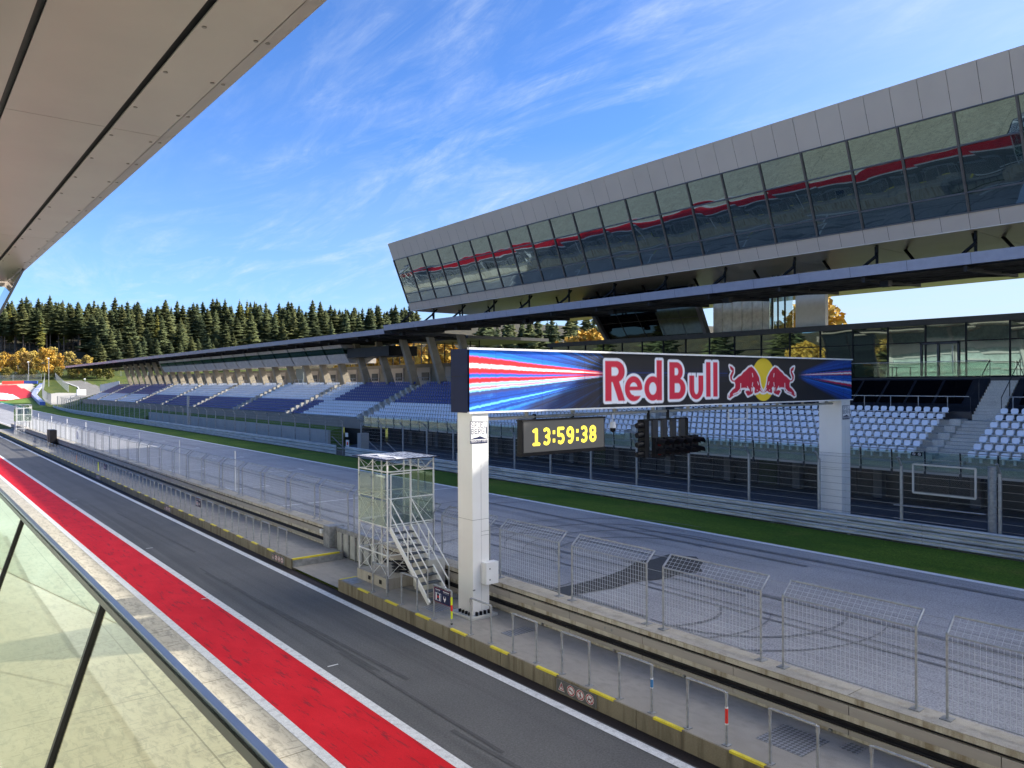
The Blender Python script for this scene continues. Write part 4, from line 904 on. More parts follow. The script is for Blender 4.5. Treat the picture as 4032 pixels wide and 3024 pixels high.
for k in range(15):
    y = 96.2 + 6.2 * k; bt = thing('commentary_booth', 'row of identical glazed commentary booths under the far canopy', 'booth', (49, y, 10.4), 'commentary booths under the canopy')
    mb = MB().prismY([(48.4, 10.35), (47.75, 11.55), (52.5, 11.55), (52.5, 10.35)], y, y + 5.7); mb.build('lower_panel', simple('booth_panel', (.50, .47, .44), .6) if 'booth_panel' not in MATS else MATS['booth_panel'], bt)
    MB().prismY([(47.78, 11.56), (47.35, 12.35), (52.5, 12.35), (52.5, 11.56)], y + .02, y + 5.68).build('window_band', simple('green_booth_glass', (.01, .035, .022), .08) if 'green_booth_glass' not in MATS else MATS['green_booth_glass'], bt)
    MB().prismY([(47.35, 12.36), (47.1, 12.8), (52.5, 12.8), (52.5, 12.36)], y, y + 5.7).build('top_panel', MATS['booth_panel'], bt)
mb = MB(); mb.box(47.9, 52, 84.5, 95.8, 11.0, 12.2); tag(mb.build('black_booth', black, loc=(50, 90, 11)), 'black booth box beside the glazed commentary booths', 'booth')
for (ya, yb, xx) in ((82, 122, 60), (186, 244, 52.6)):
    mb = MB(); y = ya
    while y <= yb: mb.bar((xx, y, 10.4 if xx == 60 else 7.2), (xx, y, 13.6 if xx == 60 else 12.6), .12, .12); y += 2.05
    for k in range(9): z = (11.7 + .22 * k) if xx == 60 else 7.6 + .5 * k; mb.bar((xx, ya, z), (xx, yb, z), .09, .055)
    mb.build('louvre_screen', black, gs)
# glazed stair bay in the stand
MB().box(51.5, 51.6, 118.5, 121.5, 7.2, 10).build('stair_glazing', mirror_glass('pale_reflective_glass', (.3, .34, .34), 1.8), gs)

# seats
def seat_geo():
    mb = MB(); n = 5; w2 = .178
    pts = [(-w2 + .03, 0), (w2 - .03, 0), (w2, .12)] + [(w2 - .10 + .10 * math.cos(R(90 * k / 4)), .18 + .10 * math.sin(R(90 * k / 4))) for k in range(5)] + [(-w2 + .10 - .10 * math.sin(R(90 * k / 4)), .18 + .10 * math.cos(R(90 * k / 4))) for k in range(5)] + [(-w2, .12)]
    N_ = len(pts); fr = [(.40 + .10 * (z / .39) - .05 * (1 - (y / w2) ** 2) * -1 * 0, y, .44 + z) for y, z in pts]; bk = [(x + .045, y, z) for x, y, z in fr]
    mb.add(fr + bk, [tuple(range(N_))[::-1], tuple(range(N_, 2 * N_))] + [(k, (k + 1) % N_, N_ + (k + 1) % N_, N_ + k) for k in range(N_)])
    mb.add([(.06, -.2, .42), (.42, -.2, .40), (.42, .2, .40), (.06, .2, .42), (.04, -.2, .455), (.42, -.2, .445), (.42, .2, .445), (.04, .2, .455)], [(0, 3, 2, 1), (4, 5, 6, 7), (0, 1, 5, 4), (1, 2, 6, 5), (2, 3, 7, 6), (3, 0, 4, 7)])
    mb.box(.20, .32, -.05, .05, .16, .41, 0); return mb
sg = seat_geo(); sv = np.array(sg.v); sfc = sg.f
def seatpos():
    out = []
    for y in np.arange(-3, YE - .3, .5):
        for i in range(7 if y < 58 else 12):
            if any(abs(y - a) < 1.15 for a in AIS[1:]) or 16.1 < y < 18.6: continue
            out.append((i, float(y)))
    return out
SP = seatpos(); cand = sorted([p for p in SP if 12.4 < p[1] < 60], key=lambda p: p[1])[:300]; cs = set(cand)
proto = None; ordn = ['front', 'second', 'third', 'fourth', 'fifth', 'sixth', 'top']
for (i, y) in cand:
    lb = 'white plastic seat in the %s row of the %s block beside the stairs' % (ordn[i], 'short' if y < 17 else 'long')
    if proto is None:
        proto = sg.build('stadium_seat', seatw); proto['_o'] = [0, 0, 0]; o = proto
    else: o = proto.copy(); COL.objects.link(o)
    o.location = (ROWX(i), y, ROWZ(i)); tag(o, lb, 'seat', 'white stadium seats of the near block')
rest = [p for p in SP if p not in cs]; VV = []; FF = []; MM = []; n = len(sv)
# lighter version for the far mass
lg = MB(); lg.add([(.42, -.19, .42), (.42, .19, .42), (.49, .19, .64), (.49, .10, .73), (.49, -.10, .73), (.49, -.19, .64)], [(5, 4, 3, 2, 1, 0)]); lg.add([(.04, -.2, .45), (.42, -.2, .44), (.42, .2, .44), (.04, .2, .45), (.06, -.2, .38), (.06, .2, .38)], [(0, 1, 2, 3), (4, 0, 3, 5)]); lv = np.array(lg.v)
lg.box(.45, .5, -.17, .17, .42, .66); lv = np.array(lg.v)
for j, (i, y) in enumerate(rest):
    VV.append(lv + np.array((ROWX(i), y, ROWZ(i)))); o_ = j * len(lv); FF += [tuple(k + o_ for k in f) for f in lg.f]
    blue = (i >= 5) if (58 < y < 94 or y > 190) else (i < 5 if y >= 98 else (False if y < 58 else i >= 5 and y < 96)); MM += [1 if blue else 0] * len(lg.f)
me = bpy.data.meshes.new('stadium_seats'); me.from_pydata(np.concatenate(VV).tolist(), [], FF); me.materials.append(seatw); me.materials.append(seatb); me.polygons.foreach_set('material_index', MM); me.update()
o = bpy.data.objects.new('stadium_seats', me); COL.objects.link(o); tag(o, 'thousands of blue and white seats of the far stand', 'seats', None, 'stuff')

# near balustrade, garage level, deck
bl_ = thing('stand_balustrade', 'glass balustrade with dark posts along the front of the grandstand', 'balustrade', (41.25, 36, 2.7))
mb = MB().box(41.22, 41.28, -6, 79, 3.88, 3.925); mb.build('top_rail', steelw, bl_)
for k in range(50):
    y = 78.6 - 1.69 * k
    if y < -5: break
    mb = MB(); mb.bar((41.34, y, 2.62), (41.25, y, 3.9), .05, .07, up=(0, 1, 0)); mb.box(41.24, 41.36, y - .05, y + .05, 2.6, 2.85); mb.build('post', charcoal, bl_)
    MB().box(41.19, 41.205, y - 1.66, y - .03, 2.86, 3.84).build('glass_panel', railglass, bl_)
t = thing('safety_sign', 'two small pictogram plates on the grandstand balustrade right of the far column', 'sign', (41.15, 18.0, 3.7))
MB().box(41.17, 41.18, 17.85, 18.4, 3.62, 3.82).build('plate', black, t); im = np.ones((16, 44, 3)) * .02
for c in (11, 33): disc(im, c, 8, 4, 6, (.6, .6, .6)); seg(im, c - 4, 12, c + 4, 4, 1.5, (.6, .6, .6))
paint(im, 'pictograms', print_m, (41.168, 18.4, 3.62), (0, -.55, 0), (0, 0, .2), t)
gl = thing('ground_floor_front', 'dark ground floor window front beneath the grandstand slab', 'shopfront', (44.5, 36, .7))
MB().box(44.6, 44.8, -6, 79, .3, 2.72).build('wall', garage_m, gl)
for k in range(17):
    y = -4.4 + 5.15 * k
    if y < 78: MB().box(44.1, 44.6, y, y + .5, .3, 2.72).build('pillar', simple('dark_grey_pillar', (.075, .085, .10), .7) if 'dark_grey_pillar' not in MATS else MATS['dark_grey_pillar'], gl)
    for d in (1.7, 3.3):
        if y + d < 78: MB().box(44.52, 44.6, y + d, y + d + .07, .75, 2.72).build('mullion', charcoal, gl)
    if k in (3, 6, 9, 11): MB().box(44.56, 44.598, y + 1.9, y + 3.2, .75, 2.6).build('window', mirror_glass('dim_green_window', (.05, .06, .035), 1.6) if 'dim_green_window' not in MATS else MATS['dim_green_window'], gl)
mb = MB(); y = -6
while y < 79: mb.prismY([(38.5, .3), (38.5, .42), (41.3, .78), (44.59, .8), (44.59, .3)], y + .012, min(79, y + 2.4) - .012); y += 2.4
struct('forecourt_deck', mb, deckm)
MB_ = MB().box(38.2, 38.5, -6, 79, .3, .42); struct('deck_kerb', MB_, stepc)
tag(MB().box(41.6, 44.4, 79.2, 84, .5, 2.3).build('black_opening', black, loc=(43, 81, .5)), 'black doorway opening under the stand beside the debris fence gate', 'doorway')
tag(MB().box(37.2, 38.6, 53.3, 54.2, .4, 1.5).box(37.15, 38.65, 53.25, 54.25, 1.5, 1.55).build('generator_cabinet', cabinetw, loc=(37.9, 53.7, .4)), 'grey metal equipment cabinet standing behind the guard rail', 'cabinet')

# lounge building behind the near seats
lo = thing('lounge_building', 'dark glazed lounge building with roof terrace behind the white seats', 'building', (55, 26, 5.4))
MB().box(52.05, 70, -12, 59, 5, 11.1).build('body', charcoal, lo)
MB().box(51.8, 70, -12, 59.1, 11.1, 11.48).build('parapet', simple('dark_bronze_parapet', (.040, .037, .035), .5), lo)
mb = MB(); ML = []
y = 58.6; k = 0
while y > -10:
    y2 = y - 2.42; ML.append(y)
    for z0, z1 in ((7.78, 9.95), (10.0, 11.08)):
        j = [random.uniform(-.005, .005) for _ in range(4)]
        MB().add([(52 + j[0], y2, z0), (52 + j[1], y, z0), (52 + j[2], y, z1), (52 + j[3], y2, z1)], [(0, 1, 2, 3)]).build('window_pane', terrglass, lo)
    y = y2
for y in ML: mb.box(51.93, 52.06, y - .04, y + .04, 7.78, 11.1)
mb.box(51.95, 52.06, -10, 59, 9.94, 10.01); mb.box(51.95, 52.06, -10, 59, 7.68, 7.80); mb.build('window_frame', black, lo)
mb = MB().box(51.90, 51.95, 20.2, 22.6, 7.72, 7.78); mb.box(51.9, 51.96, 20.25, 20.37, 7.75, 9.95); mb.box(51.9, 51.96, 21.45, 21.57, 7.75, 9.95); mb.box(51.9, 51.96, 22.5, 22.6, 7.75, 9.95); mb.box(51.9, 51.96, 20.25, 22.6, 9.83, 9.95); ld_ = mb.build('door', charcoal, lo)
MB().tube((51.85, 20.6, 8.0), (51.85, 20.6, 9.7), .025, 6).build('handle', steel, ld_)
MB().box(49.75, 52.05, -10, 59, 7.4, 7.68).build('terrace_slab', charcoal, lo)
for (ya, yb) in ((-10, 16.2), (17.75, 58.8)):
    mb = MB().prismY([(47.1, 5.2), (47.1, 5.75), (47.9, 6.05), (49.75, 7.62), (49.75, 5.2)], ya, yb); mb.build('sloped_wall', charcoal, lo)
    y = yb - .5; k = 0
    while y - 1.6 > ya:
        f = lambda t, o: (47.9 + 1.85 * t - .012 * 1, 6.05 + 1.57 * t + .02)
        (xa, za), (xb_, zb) = f(.06, 0), f(.93, 0); MB().add([(xa, y - 1.5, za), (xa, y, za), (xb_, y, zb), (xb_, y - 1.5, zb)], [(0, 1, 2, 3)]).build('sloped_window', slopeglass, lo)
        if k in (2, 3, 6, 10, 11, 15): (xa, za), (xb_, zb) = f(.35, 0), f(.82, 0); MB().add([(xa - .02, y - 1.3, za + .03), (xa - .02, y - .15, za + .03), (xb_ - .02, y - .15, zb + .03), (xb_ - .02, y - 1.3, zb + .03)], [(0, 1, 2, 3)]).build('roof_window', simple('green_grey_glass', (.055, .075, .06), .1) if 'green_grey_glass' not in MATS else MATS['green_grey_glass'], lo)
        y -= 1.66; k += 1
mb = MB()
for i in range(13): x0 = 47.05 + .24 * i; mb.box(x0, x0 + .3, 16.3, 17.7, 5.2, 5.62 + .172 * i - .02)
mb.build('stair', stepc, lo)
tr = thing('terrace_railing', 'glass railing along the lounge terrace edge above the sloped windows', 'railing', (50, 38, 7.7))
for (ya, yb) in ((-9, 16.0), (17.9, 58.5)): MB().box(49.9, 49.95, ya, yb, 8.65, 8.69).build('top_rail', steelw, tr); MB().box(49.92, 49.935, ya, yb, 7.75, 8.62).build('glass_panel', railglass, tr)
lr = thing('row_railing', 'thin steel railing on posts behind the top row of white seats', 'railing', (47.15, 38, 5.5))
for (ya, yb) in ((-9, 16.0), (17.9, 58.2)):
    MB().box(47.12, 47.17, ya, yb, 6.58, 6.62).build('top_rail', steel, lr); y = yb - .3
    while y > ya: MB().box(47.12, 47.16, y - .02, y + .02, 5.3, 6.58).build('post', steelw, lr); y -= 1.62
for y, lb in ((16.25, 'slanted handrail of the lounge stairs next to the short seat block'), (17.8, 'slanted handrail of the lounge stairs next to the sloped windows')):
    mb = MB(); mb.tube((47.1, y, 6.55), (49.9, y, 8.7), .025, 6); mb.tube((47.1, y, 5.6), (47.1, y, 6.55), .02, 6); mb.tube((48.3, y, 6.3), (48.3, y, 7.5), .03, 6); mb.tube((49.9, y, 7.6), (49.9, y, 8.7), .02, 6)
    tag(mb.build('stair_handrail', charcoal, loc=(48.5, y, 6)), lb, 'handrail')
for k, y in enumerate((23.4, 24.6, 27.5, 30.2)):
    t = thing('bistro_table', 'dark terrace table with upturned chairs behind the glass railing', 'table', (51, y, 7.7), 'terrace tables'); MB().box(50.7, 51.3, y, y + .6, 8.38, 8.42).build('table_top', charcoal, t); MB().tube((51, y + .3, 7.7), (51, y + .3, 8.38), .04, 6).build('leg', black, t)

# stair core standing on the lounge roof
co = thing('stair_core', 'dark glazed stair core with pale side panels on the lounge roof', 'building', (54, 42, 11.5))
def slab4(a, b, c, d, th=.2): return MB().add([a, b, c, d, *[(p[0] + th, p[1], p[2]) for p in (a, b, c, d)]], [(0, 1, 2, 3), (7, 6, 5, 4), (0, 4, 5, 1), (1, 5, 6, 2), (2, 6, 7, 3), (3, 7, 4, 0)])
slab4((52.6, 51, 11.49), (52.6, 39.8, 11.49), (52.6, 41.5, 15.8), (52.6, 54, 15.8)).build('dark_glazing', slopeglass, co)
mb = MB()
for (ya, yb, w_) in ((51.2, 54.3, .5), (39.8, 41.4, .55)): MB().bar((52.45, ya, 11.45), (52.45, yb, 15.8), .3, w_, up=(1, 0, 0)).build('slanted_frame', simple('grey_frame', (.10, .10, .11), .5), co)
mb = MB()
for k in range(1, 5): mb.bar((52.58, 51 - 2.25 * k, 11.5), (52.58, 54 - 2.5 * k, 15.8), .05, .05)
mb.bar((52.57, 52, 13.0), (52.57, 40.3, 13.0), .06, .06); mb.build('mullion', charcoal, co)
slab4((52.58, 44.6, 11.6), (52.58, 40.1, 11.6), (52.58, 41.3, 15.2), (52.58, 46.2, 15.2), .02).build('olive_window', simple('olive_interior_glass', (.07, .085, .055), .15), co)  # olive coloured pane laid over part of the dark glazing
for k in range(6): MB().box(53.2 + .12 * k, 53.4 + .12 * k, 38.9 - .86 * k, 39.75 - .86 * k, 11.49, 15.8).build('pale_panel', simple('pale_panel', (.76, .76, .73), .35) if 'pale_panel' not in MATS else MATS['pale_panel'], co)
MB().box(53.4, 53.5, 32.6, 34.6, 11.49, 15.8).build('glazing', cabinglass, co); mb = MB(); [mb.box(53.2, 53.3, y, y + .1, 11.49, 15.8) for y in (33.1, 33.7, 34.2)]; mb.build('lift_rail', black, co)
MB().box(53.3, 53.7, 29.9, 32.3, 11.49, 15.8).build('white_slab', white, co)

# cantilevered glass box
vb = thing('cantilevered_building', 'long elevated beige clad building with leaning tinted windows above the stand', 'building', (55, 35, 15.8))
fx = lambda z: 42.75 + (23.05 - z) * .398
BY0, BY1 = -20, 75.6; bay = 2.92
rise = lambda z, y: .0105 * (75.6 - y) * (max(0, z - 15.75) / 7.3) ** 2
zt = lambda y: 23.0 + rise(23.0, y)
FX = lambda z, y: fx(z + rise(z, y))
mb = MB(); y = BY1
while y > BY0: mb.add([(fx(zt(y)), y, zt(y)), (fx(zt(y - bay / 2)), y - bay / 2 + .02, zt(y - bay / 2)), (FX(21.25, y - bay / 2), y - bay / 2 + .02, 21.25 + rise(21.25, y - bay / 2)), (FX(21.25, y), y, 21.25 + rise(21.25, y))], [(0, 1, 2, 3)]); y -= bay / 2
mb.build('upper_fascia', beige, vb)
mb = MB(); y = BY1
while y > BY0: mb.add([(fx(16.55), y, 16.55), (fx(16.55), y - bay / 2 + .02, 16.55), (fx(15.75), y - bay / 2 + .02, 15.75), (fx(15.75), y, 15.75)], [(0, 1, 2, 3)]); y -= bay / 2
mb.build('lower_fascia', beige, vb)
mb = MB(); mb.prismY([(fx(23.02) + 1.0, 22.9), (fx(15.8) + .12, 15.8), (71, 15.8), (71, 23)], BY0 + .1, BY1 - .1); mb.build('body', black, vb)
ucol = simple('underside_panel', (.66, .60, .54), .34, 0, var=.06, vs=.2)
mb = MB(); y = BY1
while y > BY0:
    for i in range(8): x = fx(15.75) + 3.15 * i; mb.box(x + .01, x + 3.14, y - 2 * bay + .03, y, 15.70, 15.76)
    y -= 2 * bay
mb.build('underside', ucol, vb)
mb = MB(); yy_ = [BY1 - k * 2.0 for k in range(48)]; mb.add([p for y in yy_ for p in ((fx(zt(y)) + .02, y, zt(y) - .01), (fx(zt(y)) + 1.6, y, 23.0), (71, y, 23.0))], [(3 * k + j, 3 * k + j + 3, 3 * k + j + 4, 3 * k + j + 1) for k in range(47) for j in (0, 1)]); mb.build('roof', beige, vb)
MB().add([(fx(23.05), BY1, 23.05), (fx(15.75), BY1, 15.75), (71, BY1, 15.75), (71, BY1, 23.05)], [(0, 1, 2, 3)]).build('end_wall', beige, vb)
y = BY1 - .05; frm = MB(); k = 0
while y - bay > BY0 and k < 34:
    for (z0, z1) in ((16.6, 17.5), (17.56, 19.68), (19.74, 21.2)):
        j = [random.uniform(-.007, .007) for _ in range(4)]
        if k < 33: MB().add([(FX(z0, y - bay) + .03 + j[0], y - bay + .04, z0 + rise(z0, y - bay)), (FX(z0, y) + .03 + j[1], y - .04, z0 + rise(z0, y)), (FX(z1, y) + .03 + j[2], y - .04, z1 + rise(z1, y)), (FX(z1, y - bay) + .03 + j[3], y - bay + .04, z1 + rise(z1, y - bay))], [(0, 3, 2, 1)]).build('window_pane', boxglass, vb)
    frm.bar((fx(16.55), y, 16.55), (FX(21.25, y), y, 21.25 + rise(21.25, y)), .10, .12, up=(0, 1, 0)); y -= bay; k += 1
for z in (16.57, 17.53, 19.71, 21.22): frm.bar((FX(z, BY0), BY0, z + rise(z, BY0)), (fx(z), BY1 - .05, z), .10, .07)
frm.build('window_frame', simple('bronze_grey_frame', (.085, .08, .078), .45), vb)

# canopy roofs
def canopy(label, x0, x1, y0, y1, z, zr):
    t = thing('stand_canopy', label, 'canopy', (x0 + 5, (y0 + y1) / 2, z)); mb = MB(); y = y1
    while y > y0: y2 = max(y0, y - 3.2); mb.add([(x0, y2 + .01, z - .58), (x0, y - .01, z - .58), (x0 - .12, y - .01, z), (x0 - .12, y2 + .01, z)], [(0, 1, 2, 3)]); y = y2
    mb.build('fascia', fascia_m, t); mb = MB().prismY([(x0 + .01, z - .56), (x0 - .10, z), (x1, zr), (x1, zr - .3)], y0, y1); mb.build('roof_slab', darkroof, t)
    mb = MB(); y = y1 - 1
    while y > y0: mb.bar((x0 + .3, y, z - .74), (x1 - .2, y, zr - .42), .16, .3); y -= 5.4
    for i in range(1, 6): x = x0 + (x1 - x0) * i / 6; zz_ = z - .62 + (zr - .3 - z + .56) * i / 6; mb.bar((x, y0, zz_), (x, y1, zz_), .12, .18)
    y = y1 - 1
    while y - 5.4 > y0: mb.bar((x0 + .4, y, z - .75), (x1 - .4, y - 5.4, zr - .5), .07, .07); y -= 5.4
    mb.build('steel_beams', darkroof, t); mb = MB(); y = y1 - 2
    while y > y0: MB().box(x0 + 1.2, x0 + 1.6, y, y + .5, z - 1.15, z - .8).build('floodlight', black, t); y -= 10.8
    return t
canopy('near dark canopy roof with blue grey fascia below the glass building', 43.05, 50.7, -14, 77.0, 14.05, 14.0)
canopy('long far canopy roof with blue grey fascia reaching the forest', 44.0, 55.5, 78.6, 292, 13.8, 13.5)
tag(MB().box(56, 69.5, 79, 93, 13.1, 13.5).build('rear_roof', charcoal, loc=(62, 86, 13)), 'dark flat rear roof behind the near end of the far canopy', 'roof')
for k in range(12):
    y = 17.2 + 5.45 * k
    t = thing('roof_strut', 'cluster of thin bent black struts between canopy roof and glass building', 'strut', (47, y, 14), 'roof struts above the canopy')
    MB().path([(45.0, y + .6, 14.0), (46.0, y - .1, 15.0), (47.0, y + .4, 15.75)], .10, 5).build('bent_strut', black, t); MB().tube((46.3, y, 14), (46.3, y, 15.75), .09, 5).build('straight_strut', black, t); MB().path([(49.5, y - .3, 14.0), (49.2, y - .9, 14.9), (49.5, y - .2, 15.75)], .10, 5).build('bent_strut', black, t)

# ------------------------------------------------------------------ guard rail, debris fence
def rail_seg(label, y0, y1, dx=lambda y: 0):
    t = thing('guardrail', label, 'guardrail', (34.45, (y0 + y1) / 2, .4)); mb = MB()
    prof = [(.04, 0), (-.04, .02), (-.09, .06), (-.02, .11), (-.02, .15), (-.02, .17), (-.09, .22), (-.04, .26), (.04, .28)]
    n = max(1, int((y1 - y0) / 4)); 
    for b in range(3):
        z = .44 + .315 * b
        for s in range(n):
            ya, yb = y0 + (y1 - y0) * s / n, y0 + (y1 - y0) * (s + 1) / n
            va = [(34.45 + dx(ya) + x, ya, z + q_) for x, q_ in prof]; vb_ = [(34.45 + dx(yb) + x, yb - .01, z + q_) for x, q_ in prof]; m_ = len(prof)
            mb.add(va + vb_, [(k, k + 1, m_ + k + 1, m_ + k) for k in range(m_ - 1)], 0, False)
    mb.build('beam', rail_m, t); y = y0 + .2
    while y < y1: MB().box(34.46 + dx(y), 34.58 + dx(y), y, y + .1, .36, 1.34).build('post', steelw, t); y += 4
    return t
cv = lambda y: max(0, y - 200) ** 2 * .0006
rail_seg('near triple beam guardrail along the grass verge', -6, 69.4); rail_seg('far triple beam guardrail curving away beside the grass verge', 71.4, 272, cv)
for (k0, k1, lb, nm) in ((-4, 15, 'near debris fence with bent post tops and chain link behind the guardrail', 0), (15, 61, 'far debris fence with grey posts in front of the pale wall and bank', 1)):
    t = thing('debris_fence', lb, 'fence', (34.9, 12.1 + 3.92 * (k0 + k1) / 2, .4)); Y_ = []
    for k in range(k0, k1):
        y = 12.1 + 3.92 * k; Y_.append(y); x = 34.9 + cv(y); mb = MB(); mb.bar((x, y, .38), (x, y, 3.75), .09, .11, up=(0, 1, 0)); mb.bar((x, y, 3.72), (x - .36, y, 4.14), .07, .09, up=(0, 1, 0)); mb.build('post', steelw if k0 > 0 else steel, t)
    mb = MB()
    for j in range(11):
        z = .75 + .32 * j
        for a, b in zip(Y_, Y_[1:]): mb.bar((34.84 + cv(a), a, z), (34.84 + cv(b), b, z), .014, .014)
    mb.bar((34.55, Y_[0], 4.12), (34.55 + cv(Y_[-1]), Y_[-1], 4.12), .014, .014) if k0 < 0 else None
    mb.build('wire_cable', steelw, t); mb = MB()
    for a, b in zip(Y_, Y_[1:]):
        mb.add([(34.87 + cv(a), a, .45), (34.87 + cv(b), b, .45), (34.87 + cv(b), b, 3.74), (34.87 + cv(a), a, 3.74), (34.53 + cv(b), b, 4.12), (34.53 + cv(a), a, 4.12)], [(0, 1, 2, 3), (3, 2, 4, 5)])
    mb.build('chain_link', chain_m, t)
tag(MB().tube((35.35, 12.55, .36), (35.35, 12.55, 3.95), .16, 14).build('steel_mast', steel, loc=(35.35, 12.55, .4)), 'thick galvanised mast standing behind the debris fence beside the hanging frame', 'mast')
t = thing('hanging_frame', 'rectangular metal mesh frame fixed high in the debris fence', 'frame', (34.75, 14.2, 3.2))
mb = MB()
for a, b in (((12.95, 2.62), (15.45, 2.62)), ((15.45, 2.62), (15.45, 3.86)), ((15.45, 3.86), (12.95, 3.86)), ((12.95, 3.86), (12.95, 2.62))): mb.bar((34.75, *a), (34.75, *b), .07, .07)
mb.build('frame', cabinetw, t); MB().add([(34.76, 12.95, 2.62), (34.76, 15.45, 2.62), (34.76, 15.45, 3.86), (34.76, 12.95, 3.86)], [(0, 1, 2, 3)]).build('mesh', chain_m, t)
tag(MB().tube((34.78, 16.3, 1.98), (34.78, 12.6, 2.02), .03, 6).tube((34.78, 16.3, 1.4), (34.78, 12.6, 1.4), .02, 6).build('brace_tube', steel, loc=(34.8, 14, 2)), 'pale horizontal brace tubes between fence post and thick mast', 'tube')
tag(MB().tube((35.6, 125.5, .36), (35.6, 125.5, 5.7), .19, 12).build('steel_mast', steel, loc=(35.6, 125.5, .4)), 'tall lone grey mast in front of the far blue seats', 'mast')
t = thing('fence_gate_post', 'concrete gate post with two small notices at the guardrail gap', 'gate post', (37.2, 71, .4))
MB().box(37.2, 38.2, 71.6, 72.2, .36, 2.4).build('post', wallc, t); MB().box(35.1, 35.15, 70.2, 70.75, 2.2, 2.6).build('notice', white, t); MB().box(35.1, 35.15, 70.0, 70.6, 1.25, 1.9).build('notice', white, t); MB().box(35.09, 35.1, 70.12, 70.4, 1.4, 1.7).build('notice_mark', redtape, t)
mb = MB(); [mb.tube((35.1, y, 2.1), (36.4, y - 1.2, .38), .05, 6) for y in (66, 62.4, 73.8)]; tag(mb.build('fence_stay', steelw, loc=(35.7, 66, .4)), 'slanting steel stays propping the debris fence near the gap', 'brace')
tag(MB().box(35.5, 35.9, 16.0, 16.25, .36, .60).build('litter_paper', white, loc=(35.7, 16.1, .4)), 'crumpled white paper lying behind the guardrail', 'paper')

# ------------------------------------------------------------------ far end
c = dup(tw, (14.2, 129.5, .6), 'distant white tubular tower at the far end of the pit wall')
t = thing('switch_cabinet', 'black double cabinet standing on the distant walkway', 'cabinet', (14.2, 104, .4)); MB().box(13.9, 14.6, 103, 104, .4, 2.3).build('body', black, t); MB().box(13.9, 14.6, 104.3, 105.3, .4, 2.3).build('body', charcoal, t)
tag(MB().box(15.0, 15.06, 92.2, 93.1, 1.8, 2.6).build('notice_board', white, loc=(15, 92.6, 2)), 'small white board on the distant sunlit fence panels', 'board')
for k in range(9):
    y = 46 + 11.5 * k; tag(MB().tube((15.7, y, 1.2), (15.7, y, 3.55), .035, 6).build('marker_pole', white, loc=(15.7, y, 1.2)), 'thin white grid marker pole standing behind the fence panels', 'pole', 'marker poles behind the fence panels')
bt = thing('tyre_barrier', 'curved barrier of white and blue blocks beside the painted run off', 'barrier', (40, 320, 2))
bp = dens([(36.3, 283.5), (37.2, 296), (38.4, 309), (40.2, 336), (43.8, 359), (49.5, 389)], 9)
for k, (a, b) in enumerate(zip(bp, bp[1:])):
    za, zb = ter(*a), ter(*b); MB().bar((a[0], a[1], za + .55), (b[0], b[1], zb + .55), 1.5, 1.1, 0 ).build('barrier_block', white if k % 2 else tyreblue, bt); 
t = thing('red_barrier', 'low red and blue barrier at the far corner of the run off', 'barrier', (45, 395, 7)); MB().bar((36, 399, 8.6), (44, 400, 8.9), .9, 1.2).build('red_block', redtape, t); MB().bar((44.2, 400, 8.9), (49, 397, 8.8), .9, 1.2).build('blue_block', tyreblue, t)
tag(MB().bar((-40, 412, 9.3), (34, 402, 9.0), .6, 1.6).build('white_barrier_wall', white, loc=(0, 405, 9)), 'long low white barrier wall behind the painted run off', 'wall')
def ffence(label, pts, h, step=4.):
    t = thing('wire_fence', label, 'fence', (pts[0][0], pts[0][1], ter(*pts[0]))); mb = MB(); mm = MB(); D = []
    for a, b in zip(pts, pts[1:]):
        n = max(1, int(math.hypot(b[0] - a[0], b[1] - a[1]) / step)); D += [(a[0] + (b[0] - a[0]) * k / n, a[1] + (b[1] - a[1]) * k / n) for k in range(n)]
    D.append(pts[-1])
    for p in D: z = ter(*p); mb.bar((*p, z), (*p, z + h), .16, .16)
    for a, b in zip(D, D[1:]): za, zb = ter(*a), ter(*b); mm.add([(*a, za), (*b, zb), (*b, zb + h), (*a, za + h)], [(0, 1, 2, 3)])
    mb.build('posts', steel, t); mm.build('mesh', fine_m, t); return t
ffence('pale curved debris fence behind the blue and white barrier blocks', [(38.6, 284), (39.6, 300), (41.8, 326), (45, 352), (51, 392), (53, 408)], 3.6)
ffence('dark fence between mound and service yard', [(39, 274), (42, 270), (46, 262), (50, 256)], 3.2, 3)
ffence('distant grey fence in front of the autumn trees', [(-30, 418), (10, 415), (36, 413), (52, 410)], 3.0, 5)
ffence('fence beside the climbing service road', [(54, 352), (56, 380), (58, 415)], 3.2, 4)
ffence('dark boundary fence at the foot of the forest', [(20, 432), (50, 426), (75, 418), (95, 400)], 2.6, 6)
for (x, y, h, lb) in ((46.5, 405, 9, 'short white lamp post at the foot of the autumn trees'), (51.5, 384, 12, 'lamp post beside the far service road'), (66, 388, 2., 'small white marker post along the service road')):
    z = ter(x, y); t = thing('lamp_post', lb, 'lamp post', (x, y, z)); MB().tube((x, y, z), (x, y, z + h), .12, 6).build('pole', steel, t); MB().box(x - .5, x + .3, y - .25, y + .25, z + h, z + h + .35).build('lamp_head', white, t)
z = ter(30, 414); t = thing('parked_van', 'small white van parked behind the far white barrier wall', 'van', (30, 414, z)); MB().box(28, 33, 409, 411, z + .6, z + 2.6).build('body', white, t); MB().box(28.5, 32.5, 408.96, 409, z + 1.6, z + 2.3).build('window', black, t); [MB().tube((xx_, 408.95, z + .5), (xx_, 409.3, z + .5), .45, 10).build('wheel', black, t) for xx_ in (29, 32)]
z = ter(56, 345); tag(MB().box(53.5, 56.5, 330, 331.5, z - .6, z + 1.6).build('white_container', white, loc=(55, 331, z)), 'small white container on the pale service yard', 'container')

